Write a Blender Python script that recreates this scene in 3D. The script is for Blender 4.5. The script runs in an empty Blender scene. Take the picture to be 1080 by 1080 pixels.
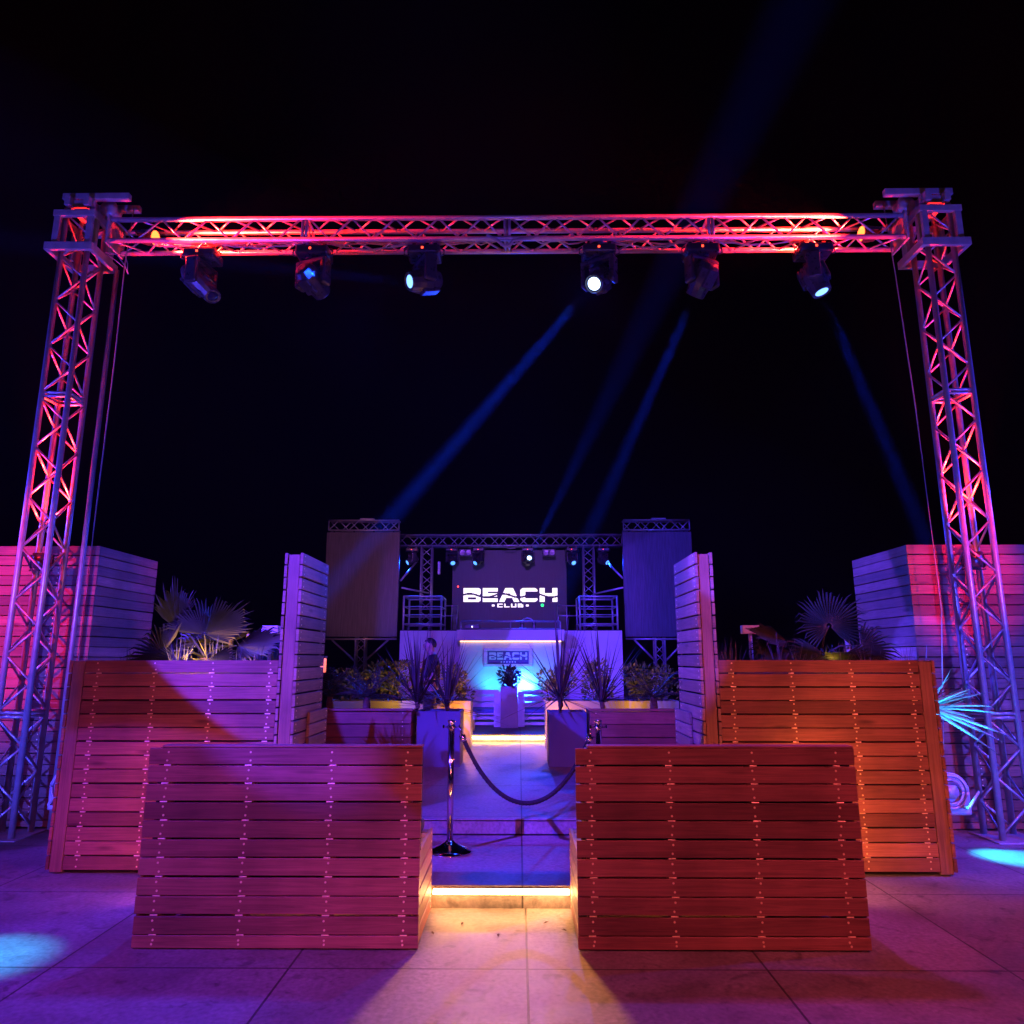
import bpy, bmesh, math, random
from mathutils import Vector, Matrix
random.seed(11)
R = math.radians
S = bpy.context.scene
COL = S.collection

# ------------------------------------------------------------------ camera, world, exposure
cam_d = bpy.data.cameras.new("camera")
cam_d.sensor_width = 36.0
cam_d.lens = 36.0 * 761.0 / 1080.0
cam_d.clip_start = 0.05
cam_d.clip_end = 500
cam = bpy.data.objects.new("camera", cam_d)
COL.objects.link(cam)
cam.location = (0, 0, 1.55)
cam.rotation_euler = (R(90) + math.atan(155 / 761), 0, 0.00939)
S.camera = cam

W = bpy.data.worlds.new("World")
S.world = W
W.use_nodes = True
W.node_tree.nodes["Background"].inputs[0].default_value = (0.12, 0.10, 0.45, 1)
W.node_tree.nodes["Background"].inputs[1].default_value = 0.0004
S.view_settings.view_transform = 'Standard'
S.view_settings.look = 'None'
S.view_settings.exposure = 0
S.view_settings.gamma = 1
S.render.engine = 'CYCLES'
S.cycles.use_denoising = True
S.cycles.max_bounces = 6
S.cycles.volume_bounces = 0
S.cycles.sample_clamp_indirect = 4
S.cycles.use_light_tree = True


def spot(name, loc, target, watts, color, size, blend=0.3, radius=0.05, parent=None):
    l = bpy.data.lights.new(name, 'SPOT')
    l.energy = watts; l.color = color; l.spot_size = R(size); l.spot_blend = blend
    l.shadow_soft_size = radius
    o = bpy.data.objects.new(name, l)
    COL.objects.link(o)
    d = Vector(target) - Vector(loc)
    o.rotation_euler = d.to_track_quat('-Z', 'Y').to_euler()
    o.location = Vector(loc)
    return o


def point(name, loc, watts, color, radius=0.06):
    l = bpy.data.lights.new(name, 'POINT')
    l.energy = watts; l.color = color; l.shadow_soft_size = radius
    o = bpy.data.objects.new(name, l)
    COL.objects.link(o); o.location = loc
    return o


BLUE = (0.05, 0.035, 1.0)
VIOLET = (0.075, 0.025, 1.0)
LILAC = (0.17, 0.03, 1.0)
MAGENTA = (0.95, 0.02, 0.58)
RED = (1.0, 0.012, 0.006)
ORANGE = (1.0, 0.09, 0.18)
WARM = (1.0, 0.42, 0.07)
CYAN = (0.02, 0.45, 1.0)
BEAM = (0.005, 0.045, 1.0)

# club floodlights on the entrance side, behind and beside the photographer
FL = (-5.4, 0.8, 5.0)
spot("flood_light", FL, (-1.65, 5.69, 3.035), 11500, VIOLET, 34.4, 0.03, 0.03)
spot("flood_light", FL, (-1.25, 5.69, -5.98), 2300, (0.13, 0.02, 1.0), 51.3, 0.03, 0.03)
spot("flood_light", FL, (2.62, 6.3, 1.98), 20000, BLUE, 5, 0.3, 0.03)
spot("flood_light", (-2.6, -1.8, 6.2), (-1.9, 5.0, 0.4), 400, MAGENTA, 42, 0.7, 0.15)
spot("flood_light", (-4.6, -1.0, 1.0), (-3.0, 5.7, 0.25), 220, MAGENTA, 16, 0.9, 0.1)
spot("flood_light", FL, (-0.1, 5.6, 0.13), 7000, VIOLET, 9.5, 0.5, 0.03)
spot("flood_light", (0.6, -2.6, 2.7), (-1.5, 4.3, 0.25), 480, (1.0, 0.15, 0.17), 27, 0.9, 0.2)
spot("flood_light", (4.8, -1.0, 6.6), (2.0, 5.0, 0.3), 2000, ORANGE, 44, 0.6, 0.15)
spot("flood_light", (-9.0, 5.75, 3.2), (-4.6, 6.8, 2.9), 1600, BLUE, 64, 0.4, 0.05)
spot("flood_light", (8.8, 5.75, 3.6), (4.4, 6.8, 2.9), 1600, BLUE, 64, 0.4, 0.05)
spot("flood_light", (-0.6, -1.5, 4.2), (-0.15, 9.2, 0.55), 2600, (0.07, 0.035, 1.0), 15, 0.5, 0.1)
spot("ground_flood", (-4.9, 2.3, 0.25), (-4.66, 6.8, 1.4), 1700, (0.06, 0.06, 1.0), 42, 0.7, 0.04)
spot("ground_flood", (-5.3, 3.0, 0.25), (-4.62, 6.8, 5.3), 1500, (0.08, 0.05, 1.0), 42, 0.7, 0.04)
spot("ground_flood", (5.2, 3.0, 0.25), (4.4, 6.8, 5.3), 1500, (0.08, 0.05, 1.0), 42, 0.7, 0.04)
spot("ground_flood", (4.9, 2.3, 0.25), (4.45, 6.8, 1.4), 1600, (0.06, 0.06, 1.0), 42, 0.7, 0.04)
spot("flood_light", (6.0, 0.4, 6.4), (-4.0, 7.8, 2.0), 3500, VIOLET, 9, 0.5, 0.05)
spot("flood_light", (-0.3, -1.5, 4.4), (-0.1, 15.0, 2.6), 4600, LILAC, 21, 0.3, 0.1)
spot("flood_light", (-0.2, -1.0, 4.35), (-0.2, 16.5, 4.34), 1500, (0.5, 0.2, 1.0), 17, 1.0, 0.1)
spot("flood_light", (0.0, -2.0, 3.0), (-0.1, 6.8, 5.95), 650, (0.10, 0.03, 1.0), 50, 0.8, 0.1)
spot("flood_light", (-3.0, -1.0, 3.9), (-3.4, 15.3, 3.3), 1900, (0.85, 0.27, 0.62), 11, 0.4, 0.2)
spot("flood_light", (2.9, -1.0, 3.9), (3.0, 15.5, 3.2), 6500, BLUE, 11, 0.4, 0.2)
spot("flood_light", (-5.8, 0.5, 5.0), (-5.15, 7.15, 2.0), 4800, RED, 19, 0.9, 0.1)
spot("flood_light", (4.1, 0.5, 5.0), (4.35, 7.15, 2.35), 5200, RED, 12, 0.9, 0.03)
spot("added_aisle_fill", (-0.10, 6.2, 2.2), (-0.1, 3.9, 0.0), 480, (1.0, 0.36, 0.06), 33, 1.0, 0.1)  # lamp added above the walkway for the amber pool on the paving
# added warm area light behind the photographer, for glints on the metal fixings
warm_fill = bpy.data.lights.new("added_warm_fill", 'AREA')
warm_fill.energy = 34; warm_fill.color = (1.0, 0.42, 0.12); warm_fill.shape = 'RECTANGLE'; warm_fill.size = 2.4; warm_fill.size_y = 1.0
warm_fill_o = bpy.data.objects.new("added_warm_fill", warm_fill); COL.objects.link(warm_fill_o)
warm_fill_o.location = (0.5, -5.0, 4.2)
warm_fill_o.rotation_euler = (Vector((0, 5.0, 0.5)) - Vector((0.5, -5.0, 4.2))).to_track_quat('-Z', 'Y').to_euler()


# ------------------------------------------------------------------ materials
def nodes(m):
    m.use_nodes = True
    return m.node_tree.nodes, m.node_tree.links, m.node_tree.nodes["Principled BSDF"]


def mat(name, color, rough=0.5, metal=0.0, emit=None, estr=0.0, var=0.0, scale=6.0, spec=0.5, bump=0.0):
    m = bpy.data.materials.new(name)
    N, L, b = nodes(m)
    b.inputs["Base Color"].default_value = (*color, 1)
    b.inputs["Roughness"].default_value = rough
    b.inputs["Metallic"].default_value = metal
    b.inputs["Specular IOR Level"].default_value = spec
    if emit:
        b.inputs["Emission Color"].default_value = (*emit, 1)
        b.inputs["Emission Strength"].default_value = estr
    if var or bump:
        tc = N.new("ShaderNodeTexCoord")
        nz = N.new("ShaderNodeTexNoise"); nz.inputs["Scale"].default_value = scale
        nz.inputs["Detail"].default_value = 6
        L.new(tc.outputs["Object"], nz.inputs["Vector"])
        if var:
            cr = N.new("ShaderNodeValToRGB")
            cr.color_ramp.elements[0].position = 0.3; cr.color_ramp.elements[1].position = 0.7
            cr.color_ramp.elements[0].color = (*[c * (1 - var) for c in color], 1)
            cr.color_ramp.elements[1].color = (*[min(1, c * (1 + var)) for c in color], 1)
            L.new(nz.outputs["Fac"], cr.inputs["Fac"]); L.new(cr.outputs["Color"], b.inputs["Base Color"])
            mr = N.new("ShaderNodeMapRange")
            mr.inputs["To Min"].default_value = max(0.05, rough - 0.12); mr.inputs["To Max"].default_value = min(1, rough + 0.12)
            L.new(nz.outputs["Fac"], mr.inputs["Value"]); L.new(mr.outputs["Result"], b.inputs["Roughness"])
        if bump:
            bp = N.new("ShaderNodeBump"); bp.inputs["Strength"].default_value = bump; bp.inputs["Distance"].default_value = 0.01
            L.new(nz.outputs["Fac"], bp.inputs["Height"]); L.new(bp.outputs["Normal"], b.inputs["Normal"])
    return m


def wood(name, dark, light, vert=False, rough=0.5):
    m = bpy.data.materials.new(name)
    N, L, b = nodes(m)
    geo = N.new("ShaderNodeNewGeometry"); tc = N.new("ShaderNodeTexCoord")
    # every board has its own tint and its own piece of grain
    sh = N.new("ShaderNodeVectorMath"); sh.operation = 'MULTIPLY_ADD'
    cmb = N.new("ShaderNodeCombineXYZ")
    for k in range(3):
        mm = N.new("ShaderNodeMath"); mm.operation = 'MULTIPLY'; mm.inputs[1].default_value = (37.0, 23.0, 17.0)[k]
        L.new(geo.outputs["Random Per Island"], mm.inputs[0]); L.new(mm.outputs[0], cmb.inputs[k])
    sh.inputs[1].default_value = (34, 34, 1.1) if vert else (1.1, 1.1, 34)
    L.new(tc.outputs["Object"], sh.inputs[0]); L.new(cmb.outputs[0], sh.inputs[2])
    nz = N.new("ShaderNodeTexNoise"); nz.inputs["Scale"].default_value = 1.6; nz.inputs["Detail"].default_value = 8
    nz.inputs["Roughness"].default_value = 0.65; nz.inputs["Distortion"].default_value = 1.4
    L.new(sh.outputs[0], nz.inputs["Vector"])
    nb = N.new("ShaderNodeTexNoise"); nb.inputs["Scale"].default_value = 2.3; nb.inputs["Detail"].default_value = 5
    L.new(tc.outputs["Object"], nb.inputs["Vector"])
    mx = N.new("ShaderNodeMix"); mx.data_type = 'RGBA'
    mx.inputs[6].default_value = (*dark, 1); mx.inputs[7].default_value = (*light, 1)
    L.new(geo.outputs["Random Per Island"], mx.inputs[0])
    gr = N.new("ShaderNodeMapRange"); gr.inputs["From Min"].default_value = 0.3; gr.inputs["From Max"].default_value = 0.72
    gr.inputs["To Min"].default_value = 0.6; gr.inputs["To Max"].default_value = 1.28
    L.new(nz.outputs["Fac"], gr.inputs["Value"])
    ga = N.new("ShaderNodeMapRange"); ga.inputs["From Min"].default_value = 0.3; ga.inputs["From Max"].default_value = 0.7
    ga.inputs["To Min"].default_value = 0.68; ga.inputs["To Max"].default_value = 1.25
    L.new(nb.outputs["Fac"], ga.inputs["Value"])
    vo = N.new("ShaderNodeTexVoronoi"); vo.inputs["Scale"].default_value = 0.55
    vs_ = N.new("ShaderNodeVectorMath"); vs_.operation = 'MULTIPLY_ADD'; vs_.inputs[1].default_value = (14, 14, 3) if vert else (3, 3, 14)
    L.new(tc.outputs["Object"], vs_.inputs[0]); L.new(cmb.outputs[0], vs_.inputs[2]); L.new(vs_.outputs[0], vo.inputs["Vector"])
    kn = N.new("ShaderNodeMapRange"); kn.inputs["From Min"].default_value = 0.04; kn.inputs["From Max"].default_value = 0.16
    kn.inputs["To Min"].default_value = 0.45; kn.inputs["To Max"].default_value = 1.0
    L.new(vo.outputs["Distance"], kn.inputs["Value"])
    kp = N.new("ShaderNodeMath"); kp.operation = 'MULTIPLY'; L.new(kn.outputs[0], kp.inputs[0]); L.new(ga.outputs[0], kp.inputs[1]); ga = kp
    pr = N.new("ShaderNodeMath"); pr.operation = 'MULTIPLY'
    L.new(gr.outputs[0], pr.inputs[0]); L.new(ga.outputs[0], pr.inputs[1])
    mu = N.new("ShaderNodeVectorMath"); mu.operation = 'SCALE'
    L.new(mx.outputs[2], mu.inputs[0]); L.new(pr.outputs[0], mu.inputs["Scale"])
    L.new(mu.outputs[0], b.inputs["Base Color"])
    rr = N.new("ShaderNodeMapRange"); rr.inputs["To Min"].default_value = rough - 0.12; rr.inputs["To Max"].default_value = rough + 0.18
    L.new(nz.outputs["Fac"], rr.inputs["Value"]); L.new(rr.outputs[0], b.inputs["Roughness"])
    bp = N.new("ShaderNodeBump"); bp.inputs["Strength"].default_value = 0.35; bp.inputs["Distance"].default_value = 0.002
    L.new(nz.outputs["Fac"], bp.inputs["Height"]); L.new(bp.outputs["Normal"], b.inputs["Normal"])
    return m


def paving(name, base, sx, sy, ox, oy, jw=0.006):
    """large cast slabs: joints from object coordinates, blotches, fine speckle"""
    m = bpy.data.materials.new(name)
    N, L, b = nodes(m)
    tc = N.new("ShaderNodeTexCoord"); sp = N.new("ShaderNodeSeparateXYZ")
    L.new(tc.outputs["Object"], sp.inputs[0])

    def math_(op, a, bb):
        n = N.new("ShaderNodeMath"); n.operation = op
        for i, q in enumerate((a, bb)):
            if q is None: continue
            if isinstance(q, (int, float)): n.inputs[i].default_value = q
            else: L.new(q, n.inputs[i])
        return n.outputs[0]
    joints, cells = [], []
    for ax, s, o in ((0, sx, ox), (1, sy, oy)):
        q = math_('DIVIDE', math_('SUBTRACT', sp.outputs[ax], o), s)
        cells.append(math_('ROUND', math_('SUBTRACT', q, 0.5), None))
        fr = math_('ABSOLUTE', math_('SUBTRACT', q, math_('ROUND', q, None)), None)
        joints.append(math_('LESS_THAN', math_('MULTIPLY', fr, s), jw))
    jt = math_('MAXIMUM', joints[0], joints[1])
    wn = N.new("ShaderNodeTexWhiteNoise"); wn.noise_dimensions = '2D'
    cv = N.new("ShaderNodeCombineXYZ"); L.new(cells[0], cv.inputs[0]); L.new(cells[1], cv.inputs[1])
    L.new(cv.outputs[0], wn.inputs["Vector"])
    n1 = N.new("ShaderNodeTexNoise"); n1.inputs["Scale"].default_value = 1.7; n1.inputs["Detail"].default_value = 9; n1.inputs["Roughness"].default_value = 0.65
    n2 = N.new("ShaderNodeTexNoise"); n2.inputs["Scale"].default_value = 38; n2.inputs["Detail"].default_value = 3
    n3 = N.new("ShaderNodeTexNoise"); n3.inputs["Scale"].default_value = 7; n3.inputs["Detail"].default_value = 8; n3.inputs["Distortion"].default_value = 1.2
    for n in (n1, n2, n3): L.new(tc.outputs["Object"], n.inputs["Vector"])

    def rng(v, a, bb, c, d):
        r = N.new("ShaderNodeMapRange"); r.inputs["From Min"].default_value = a; r.inputs["From Max"].default_value = bb
        r.inputs["To Min"].default_value = c; r.inputs["To Max"].default_value = d
        L.new(v, r.inputs["Value"]); return r.outputs[0]
    v = math_('MULTIPLY', rng(n1.outputs["Fac"], .3, .7, .55, 1.28), rng(n2.outputs["Fac"], .3, .7, .74, 1.22))
    v = math_('MULTIPLY', v, rng(n3.outputs["Fac"], .58, .72, 1.0, .5))
    v = math_('MULTIPLY', v, rng(wn.outputs["Value"], 0, 1, .86, 1.1))
    v = math_('MULTIPLY', v, rng(jt, 0, 1, 1, .22))
    sc = N.new("ShaderNodeVectorMath"); sc.operation = 'SCALE'
    sc.inputs[0].default_value = base
    L.new(v, sc.inputs["Scale"]); L.new(sc.outputs[0], b.inputs["Base Color"])
    L.new(rng(n1.outputs["Fac"], .3, .7, .42, .68), b.inputs["Roughness"])
    bp = N.new("ShaderNodeBump"); bp.inputs["Strength"].default_value = 0.5; bp.inputs["Distance"].default_value = 0.004
    hh = math_('SUBTRACT', math_('MULTIPLY', n2.outputs["Fac"], .3), jt)
    L.new(hh, bp.inputs["Height"]); L.new(bp.outputs["Normal"], b.inputs["Normal"])
    return m


def streaked(name, c0, c1, rough=0.45):
    """LED wall switched off: black face with fine vertical module columns"""
    m = bpy.data.materials.new(name)
    N, L, b = nodes(m)
    tc = N.new("ShaderNodeTexCoord"); mp = N.new("ShaderNodeMapping")
    mp.inputs["Scale"].default_value = (60, 1, 2.0)
    L.new(tc.outputs["Object"], mp.inputs["Vector"])
    nz = N.new("ShaderNodeTexNoise"); nz.inputs["Scale"].default_value = 1.4; nz.inputs["Detail"].default_value = 4
    L.new(mp.outputs[0], nz.inputs["Vector"])
    cr = N.new("ShaderNodeValToRGB"); cr.color_ramp.elements[0].color = (*c0, 1); cr.color_ramp.elements[1].color = (*c1, 1)
    cr.color_ramp.elements[0].position = .32; cr.color_ramp.elements[1].position = .7
    L.new(nz.outputs["Fac"], cr.inputs["Fac"]); L.new(cr.outputs["Color"], b.inputs["Base Color"])
    b.inputs["Roughness"].default_value = rough
    return m


M = {}
M['wood'] = wood('hardwood_slats', (0.15, 0.058, 0.045), (0.42, 0.175, 0.125))
M['post'] = wood('hardwood_post', (0.23, 0.11, 0.08), (0.30, 0.16, 0.115), vert=True)
M['weather'] = wood('weathered_slats', (0.20, 0.11, 0.085), (0.42, 0.26, 0.20), rough=0.6)
M['brass'] = mat('brass_fixings', (1.0, 0.82, 0.46), 0.42, 0.35)
M['liner'] = mat('black_liner_and_shade', (0.008, 0.008, 0.008), 0.9)
M['alu'] = mat('aluminium', (0.48, 0.48, 0.50), 0.36, 0.5, var=0.12, scale=14)
M['plate'] = mat('galvanised_plate', (0.52, 0.52, 0.54), 0.45, 0.4, var=0.18, scale=9)
M['black'] = mat('black_plastic', (0.038, 0.038, 0.042), 0.3, 0.0, var=0.25, scale=20)
M['blackmetal'] = mat('black_metal', (0.04, 0.04, 0.045), 0.4, 0.6)
M['rubber'] = mat('cable_rubber', (0.10, 0.10, 0.11), 0.55)
M['palecable'] = mat('pale_cable', (0.35, 0.34, 0.34), 0.5)
M['pave'] = paving('concrete_paving', (0.21, 0.195, 0.185), 1.22, 1.22, 0.04, 4.07)
M['deckpave'] = paving('concrete_walkway', (0.21, 0.195, 0.185), 1.22, 1.5, 0.02, 4.92)
M['white'] = mat('white_render', (0.72, 0.70, 0.70), 0.6, var=0.06, scale=3)
M['whitewood'] = mat('white_painted_wood', (0.74, 0.72, 0.70), 0.5, var=0.06, scale=8)
M['potgrey'] = mat('pale_planter', (0.27, 0.26, 0.26), 0.55, var=0.08, scale=4)
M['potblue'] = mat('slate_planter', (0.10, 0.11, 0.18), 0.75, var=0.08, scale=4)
M['chrome'] = mat('polished_steel', (0.8, 0.8, 0.82), 0.09, 1.0)
M['rope'] = mat('dark_velvet_rope', (0.010, 0.008, 0.012), 0.95, bump=0.5, scale=60)
M['soil'] = mat('soil', (0.05, 0.035, 0.025), 0.95, var=0.3, scale=30)
M['ledpanel'] = streaked('led_panel_face', (0.035, 0.035, 0.038), (0.085, 0.08, 0.085))
M['ledscreen'] = streaked('led_screen_face', (0.012, 0.012, 0.016), (0.026, 0.026, 0.03))
_b = M['ledscreen'].node_tree.nodes['Principled BSDF']
_b.inputs['Emission Color'].default_value = (0.50, 0.30, 0.95, 1)
_b.inputs['Emission Strength'].default_value = 0.014
M['lens_on'] = mat('lit_lens', (0.1, 0.2, 0.8), 0.2, emit=(0.40, 0.62, 1.0), estr=6)
M['lens_small'] = mat('lit_small_lens', (0.1, 0.2, 0.8), 0.2, emit=(0.08, 0.30, 1.0), estr=2.4)
M['lens_blue'] = mat('lit_blue_lens', (0.1, 0.2, 0.8), 0.2, emit=(0.20, 0.46, 1.0), estr=2.2)
M['lens_off'] = mat('dark_lens', (0.02, 0.02, 0.05), 0.08)
M['lens_red'] = mat('lit_red_lens', (0.8, 0.1, 0.05), 0.2, emit=(1.0, 0.12, 0.02), estr=6)
M['status'] = mat('red_status_light', (0.5, 0.02, 0.02), 0.3, emit=(1.0, 0.05, 0.02), estr=5)
M['green'] = mat('green_indicator', (0.02, 0.5, 0.05), 0.3, emit=(0.01, 1.0, 0.10), estr=4)
M['led_warm'] = mat('warm_led_strip', (1, 0.8, 0.5), 0.4, emit=(1.0, 0.42, 0.14), estr=58)
M['led_back'] = mat('amber_led_strip', (1, 0.7, 0.4), 0.4, emit=(1.0, 0.30, 0.05), estr=260)
M['led_desk'] = mat('peach_led_strip', (1, 0.8, 0.6), 0.4, emit=(1.0, 0.52, 0.30), estr=3.6)
M['letters'] = mat('lit_letters', (1, 0.95, 0.9), 0.4, emit=(1.0, 0.88, 0.78), estr=1.5)
M['signblue'] = mat('navy_sign_face', (0.02, 0.035, 0.20), 0.35)
M['signletter'] = mat('pale_sign_letters', (0.55, 0.55, 0.70), 0.4)
M['blinder'] = mat('blinder_reflector', (0.4, 0.32, 0.36), 0.35, 0.3)
M['lantern'] = mat('lantern_glow', (1, 0.5, 0.3), 0.5, emit=(1.0, 0.16, 0.06), estr=1.6)
M['leaf_dark'] = mat('dark_blade_leaf', (0.075, 0.06, 0.06), 0.5, var=0.3, scale=5)
M['leaf_palm'] = mat('palm_leaf', (0.032, 0.04, 0.024), 0.45, var=0.25, scale=8)
M['leaf_bush'] = mat('bush_leaf', (0.16, 0.19, 0.04), 0.5, var=0.4, scale=9)
M['leaf_shade'] = mat('shrub_leaf', (0.04, 0.06, 0.03), 0.5, var=0.4, scale=9)
M['grass'] = mat('grey_grass', (0.10, 0.12, 0.09), 0.55, var=0.3, scale=5)
M['bark'] = mat('palm_bark', (0.14, 0.09, 0.055), 0.9, var=0.4, scale=25, bump=0.6)
M['stake'] = mat('pale_timber_stake', (0.42, 0.33, 0.24), 0.7, var=0.2, scale=12)
M['skin'] = mat('skin', (0.42, 0.25, 0.18), 0.5)
M['shirt'] = mat('dark_shirt', (0.018, 0.018, 0.025), 0.85, var=0.3, scale=20)
M['trousers'] = mat('olive_trousers', (0.07, 0.055, 0.03), 0.85, var=0.3, scale=20)
M['hair'] = mat('dark_hair', (0.012, 0.010, 0.010), 0.6)
M['shoe'] = mat('black_shoe', (0.015, 0.015, 0.015), 0.5)
M['dryleaf'] = mat('dry_leaf', (0.10, 0.06, 0.03), 0.8)
M['glass'] = mat('clear_guard', (0.55, 0.58, 0.66), 0.12, 0.2)
M['signpaper'] = mat('white_board', (0.75, 0.75, 0.75), 0.5)

# ------------------------------------------------------------------ mesh helpers
OFF = {}


class MB:
    def __init__(s): s.v, s.f, s.mi = [], [], []

    def add(s, vs, fs, m=0):
        n = len(s.v)
        s.v += [tuple(v) for v in vs]
        s.f += [tuple(i + n for i in f) for f in fs]
        s.mi += [m] * len(fs)

    def box(s, x0, x1, y0, y1, z0, z1, m=0, X=None):
        vs = [Vector((x, y, z)) for z in (z0, z1) for y in (y0, y1) for x in (x0, x1)]
        if X: vs = [X @ v for v in vs]
        s.add(vs, [(0, 2, 3, 1), (4, 5, 7, 6), (0, 1, 5, 4), (2, 6, 7, 3), (0, 4, 6, 2), (1, 3, 7, 5)], m)

    def cbox(s, x0, x1, y0, y1, z0, z1, c=0.01, m=0, X=None):
        """box with all edges chamfered"""
        bm = bmesh.new()
        bmesh.ops.create_cube(bm, size=1)
        for v in bm.verts:
            v.co = Vector(((x0 + x1) / 2 + v.co.x * (x1 - x0), (y0 + y1) / 2 + v.co.y * (y1 - y0), (z0 + z1) / 2 + v.co.z * (z1 - z0)))
        bmesh.ops.bevel(bm, geom=list(bm.edges), offset=c, segments=2, profile=0.5, affect='EDGES')
        bm.verts.index_update()
        vs = [(X @ v.co) if X else v.co.copy() for v in bm.verts]
        s.add(vs, [[v.index for v in f.verts] for f in bm.faces], m)
        bm.free()

    def slat(s, axis, a0, a1, d0, d1, z0, z1, c=0.003, m=0, tilt=0.0):
        """board along x or y with eased long edges; d0..d1 is its thickness range"""
        prof = [(d0, z0 + c), (d0 + c, z0), (d1 - c, z0), (d1, z0 + c), (d1, z1 - c), (d1 - c, z1), (d0 + c, z1), (d0, z1 - c)]
        vs = []
        for k, a in enumerate((a0, a1)):
            for d, z in prof:
                zz = z + (tilt if k else 0)
                vs.append((a, d, zz) if axis == 'x' else (d, a, zz))
        fs = [(i, (i + 1) % 8, 8 + (i + 1) % 8, 8 + i) for i in range(8)] + [tuple(range(7, -1, -1)), tuple(range(8, 16))]
        s.add(vs, fs, m)

    def tube(s, p0, p1, r, n=8, m=0, r1=None, caps=True):
        p0, p1 = Vector(p0), Vector(p1)
        d = (p1 - p0)
        if d.length < 1e-6: return
        q = d.to_track_quat('Z', 'Y').to_matrix()
        r1 = r if r1 is None else r1
        vs = []
        for p, rr in ((p0, r), (p1, r1)):
            for i in range(n):
                a = 2 * math.pi * i / n
                vs.append(p + q @ Vector((rr * math.cos(a), rr * math.sin(a), 0)))
        fs = [(i, (i + 1) % n, n + (i + 1) % n, n + i) for i in range(n)]
        if caps: fs += [tuple(range(n - 1, -1, -1)), tuple(range(n, 2 * n))]
        s.add(vs, fs, m)

    def path(s, pts, r, n=6, m=0, rad=None):
        pts = [Vector(p) for p in pts]
        vs = []
        up = Vector((0, 0, 1))
        for k, p in enumerate(pts):
            d = (pts[min(k + 1, len(pts) - 1)] - pts[max(k - 1, 0)]).normalized()
            a = d.cross(up)
            if a.length < 1e-3: a = d.cross(Vector((1, 0, 0)))
            a.normalize(); b = d.cross(a)
            rr = rad[k] if rad else r
            for i in range(n):
                t = 2 * math.pi * i / n
                vs.append(p + a * rr * math.cos(t) + b * rr * math.sin(t))
        fs = []
        for k in range(len(pts) - 1):
            for i in range(n):
                fs.append((k * n + i, k * n + (i + 1) % n, (k + 1) * n + (i + 1) % n, (k + 1) * n + i))
        fs += [tuple(range(n - 1, -1, -1)), tuple(range((len(pts) - 1) * n, len(pts) * n))]
        s.add(vs, fs, m)

    def lathe(s, prof, n=20, m=0, X=None):
        """profile of (r, z) turned about z"""
        vs, fs = [], []
        for r, z in prof:
            for i in range(n):
                a = 2 * math.pi * i / n
                v = Vector((r * math.cos(a), r * math.sin(a), z))
                vs.append(X @ v if X else v)
        for k in range(len(prof) - 1):
            for i in range(n):
                fs.append((k * n + i, k * n + (i + 1) % n, (k + 1) * n + (i + 1) % n, (k + 1) * n + i))
        fs += [tuple(range(n - 1, -1, -1)), tuple(range((len(prof) - 1) * n, len(prof) * n))]
        s.add(vs, fs, m)

    def build(s, name, mats, parent=None, smooth=False, loc=None):
        if not isinstance(mats, (list, tuple)): mats = [mats]
        me = bpy.data.meshes.new(name)
        off = OFF[parent.name] if parent else Vector(loc or (0, 0, 0))
        me.from_pydata([tuple(Vector(v) - off) for v in s.v], [], s.f)
        for m in mats: me.materials.append(m)
        me.polygons.foreach_set('material_index', s.mi)
        if smooth: me.polygons.foreach_set('use_smooth', [True] * len(s.f))
        me.update()
        o = bpy.data.objects.new(name, me)
        COL.objects.link(o)
        if parent: o.parent = parent
        else: o.location = off
        OFF[o.name] = off
        return o


def tag(o, label, cat, group=None):
    o['label'] = label; o['category'] = cat
    if group: o['group'] = group
    return o


def thing(name, label, cat, loc, group=None):
    o = bpy.data.objects.new(name, None)
    COL.objects.link(o)
    o.location = loc; o.empty_display_size = 0.1
    OFF[o.name] = Vector(loc)
    return tag(o, label, cat, group)


def struct(o, kind='structure'):
    o['kind'] = kind
    return o


def slat_panel(mb, axis, a0, a1, face, sign, z0, z1, pitch=0.1, gap=0.008, th=0.021, cols=(), clip=True, m=0, mf=1):
    """horizontal boards whose outer face lies at `face`; sign = outward direction along the other axis"""
    d0, d1 = (face, face - sign * th)
    d0, d1 = min(d0, d1), max(d0, d1)
    z = z1
    while z > z0 + 0.015:
        zb = max(z - pitch + gap, z0)
        j = random.uniform(-.0022, .0022)
        slj = random.uniform(0, .0025)
        mb.slat(axis, a0 + random.uniform(-.001, .001), a1 + random.uniform(-.001, .001), d0 - sign * slj, d1 - sign * slj, zb + j, z + j, 0.003, m, random.uniform(-.002, .002))
        for c in cols:
            for zz in ((z - 0.022), (zb + 0.022)):
                if zz < zb or zz > z or (z - zb) < .06: continue
                q = face - sign * slj
                p = (c + random.uniform(-.006, .006), q, zz)
                p0 = p if axis == 'x' else (q, p[0], zz)
                p1 = (p0[0], q + sign * .0016, zz) if axis == 'x' else (q + sign * .0016, p0[1], zz)
                mb.tube(p0, p1, 0.0065, 6, mf)
            if clip and zb > z0 + .02:
                w = 0.020
                cc = c + random.uniform(-.01, .01)
                q, zc = face - sign * .0045, zb - gap / 2
                if axis == 'x': mb.tube((cc - w, q, zc), (cc + w, q, zc), gap * .46, 8, mf)
                else: mb.tube((q, cc - w, zc), (q, cc + w, zc), gap * .46, 8, mf)
        z -= pitch


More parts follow.
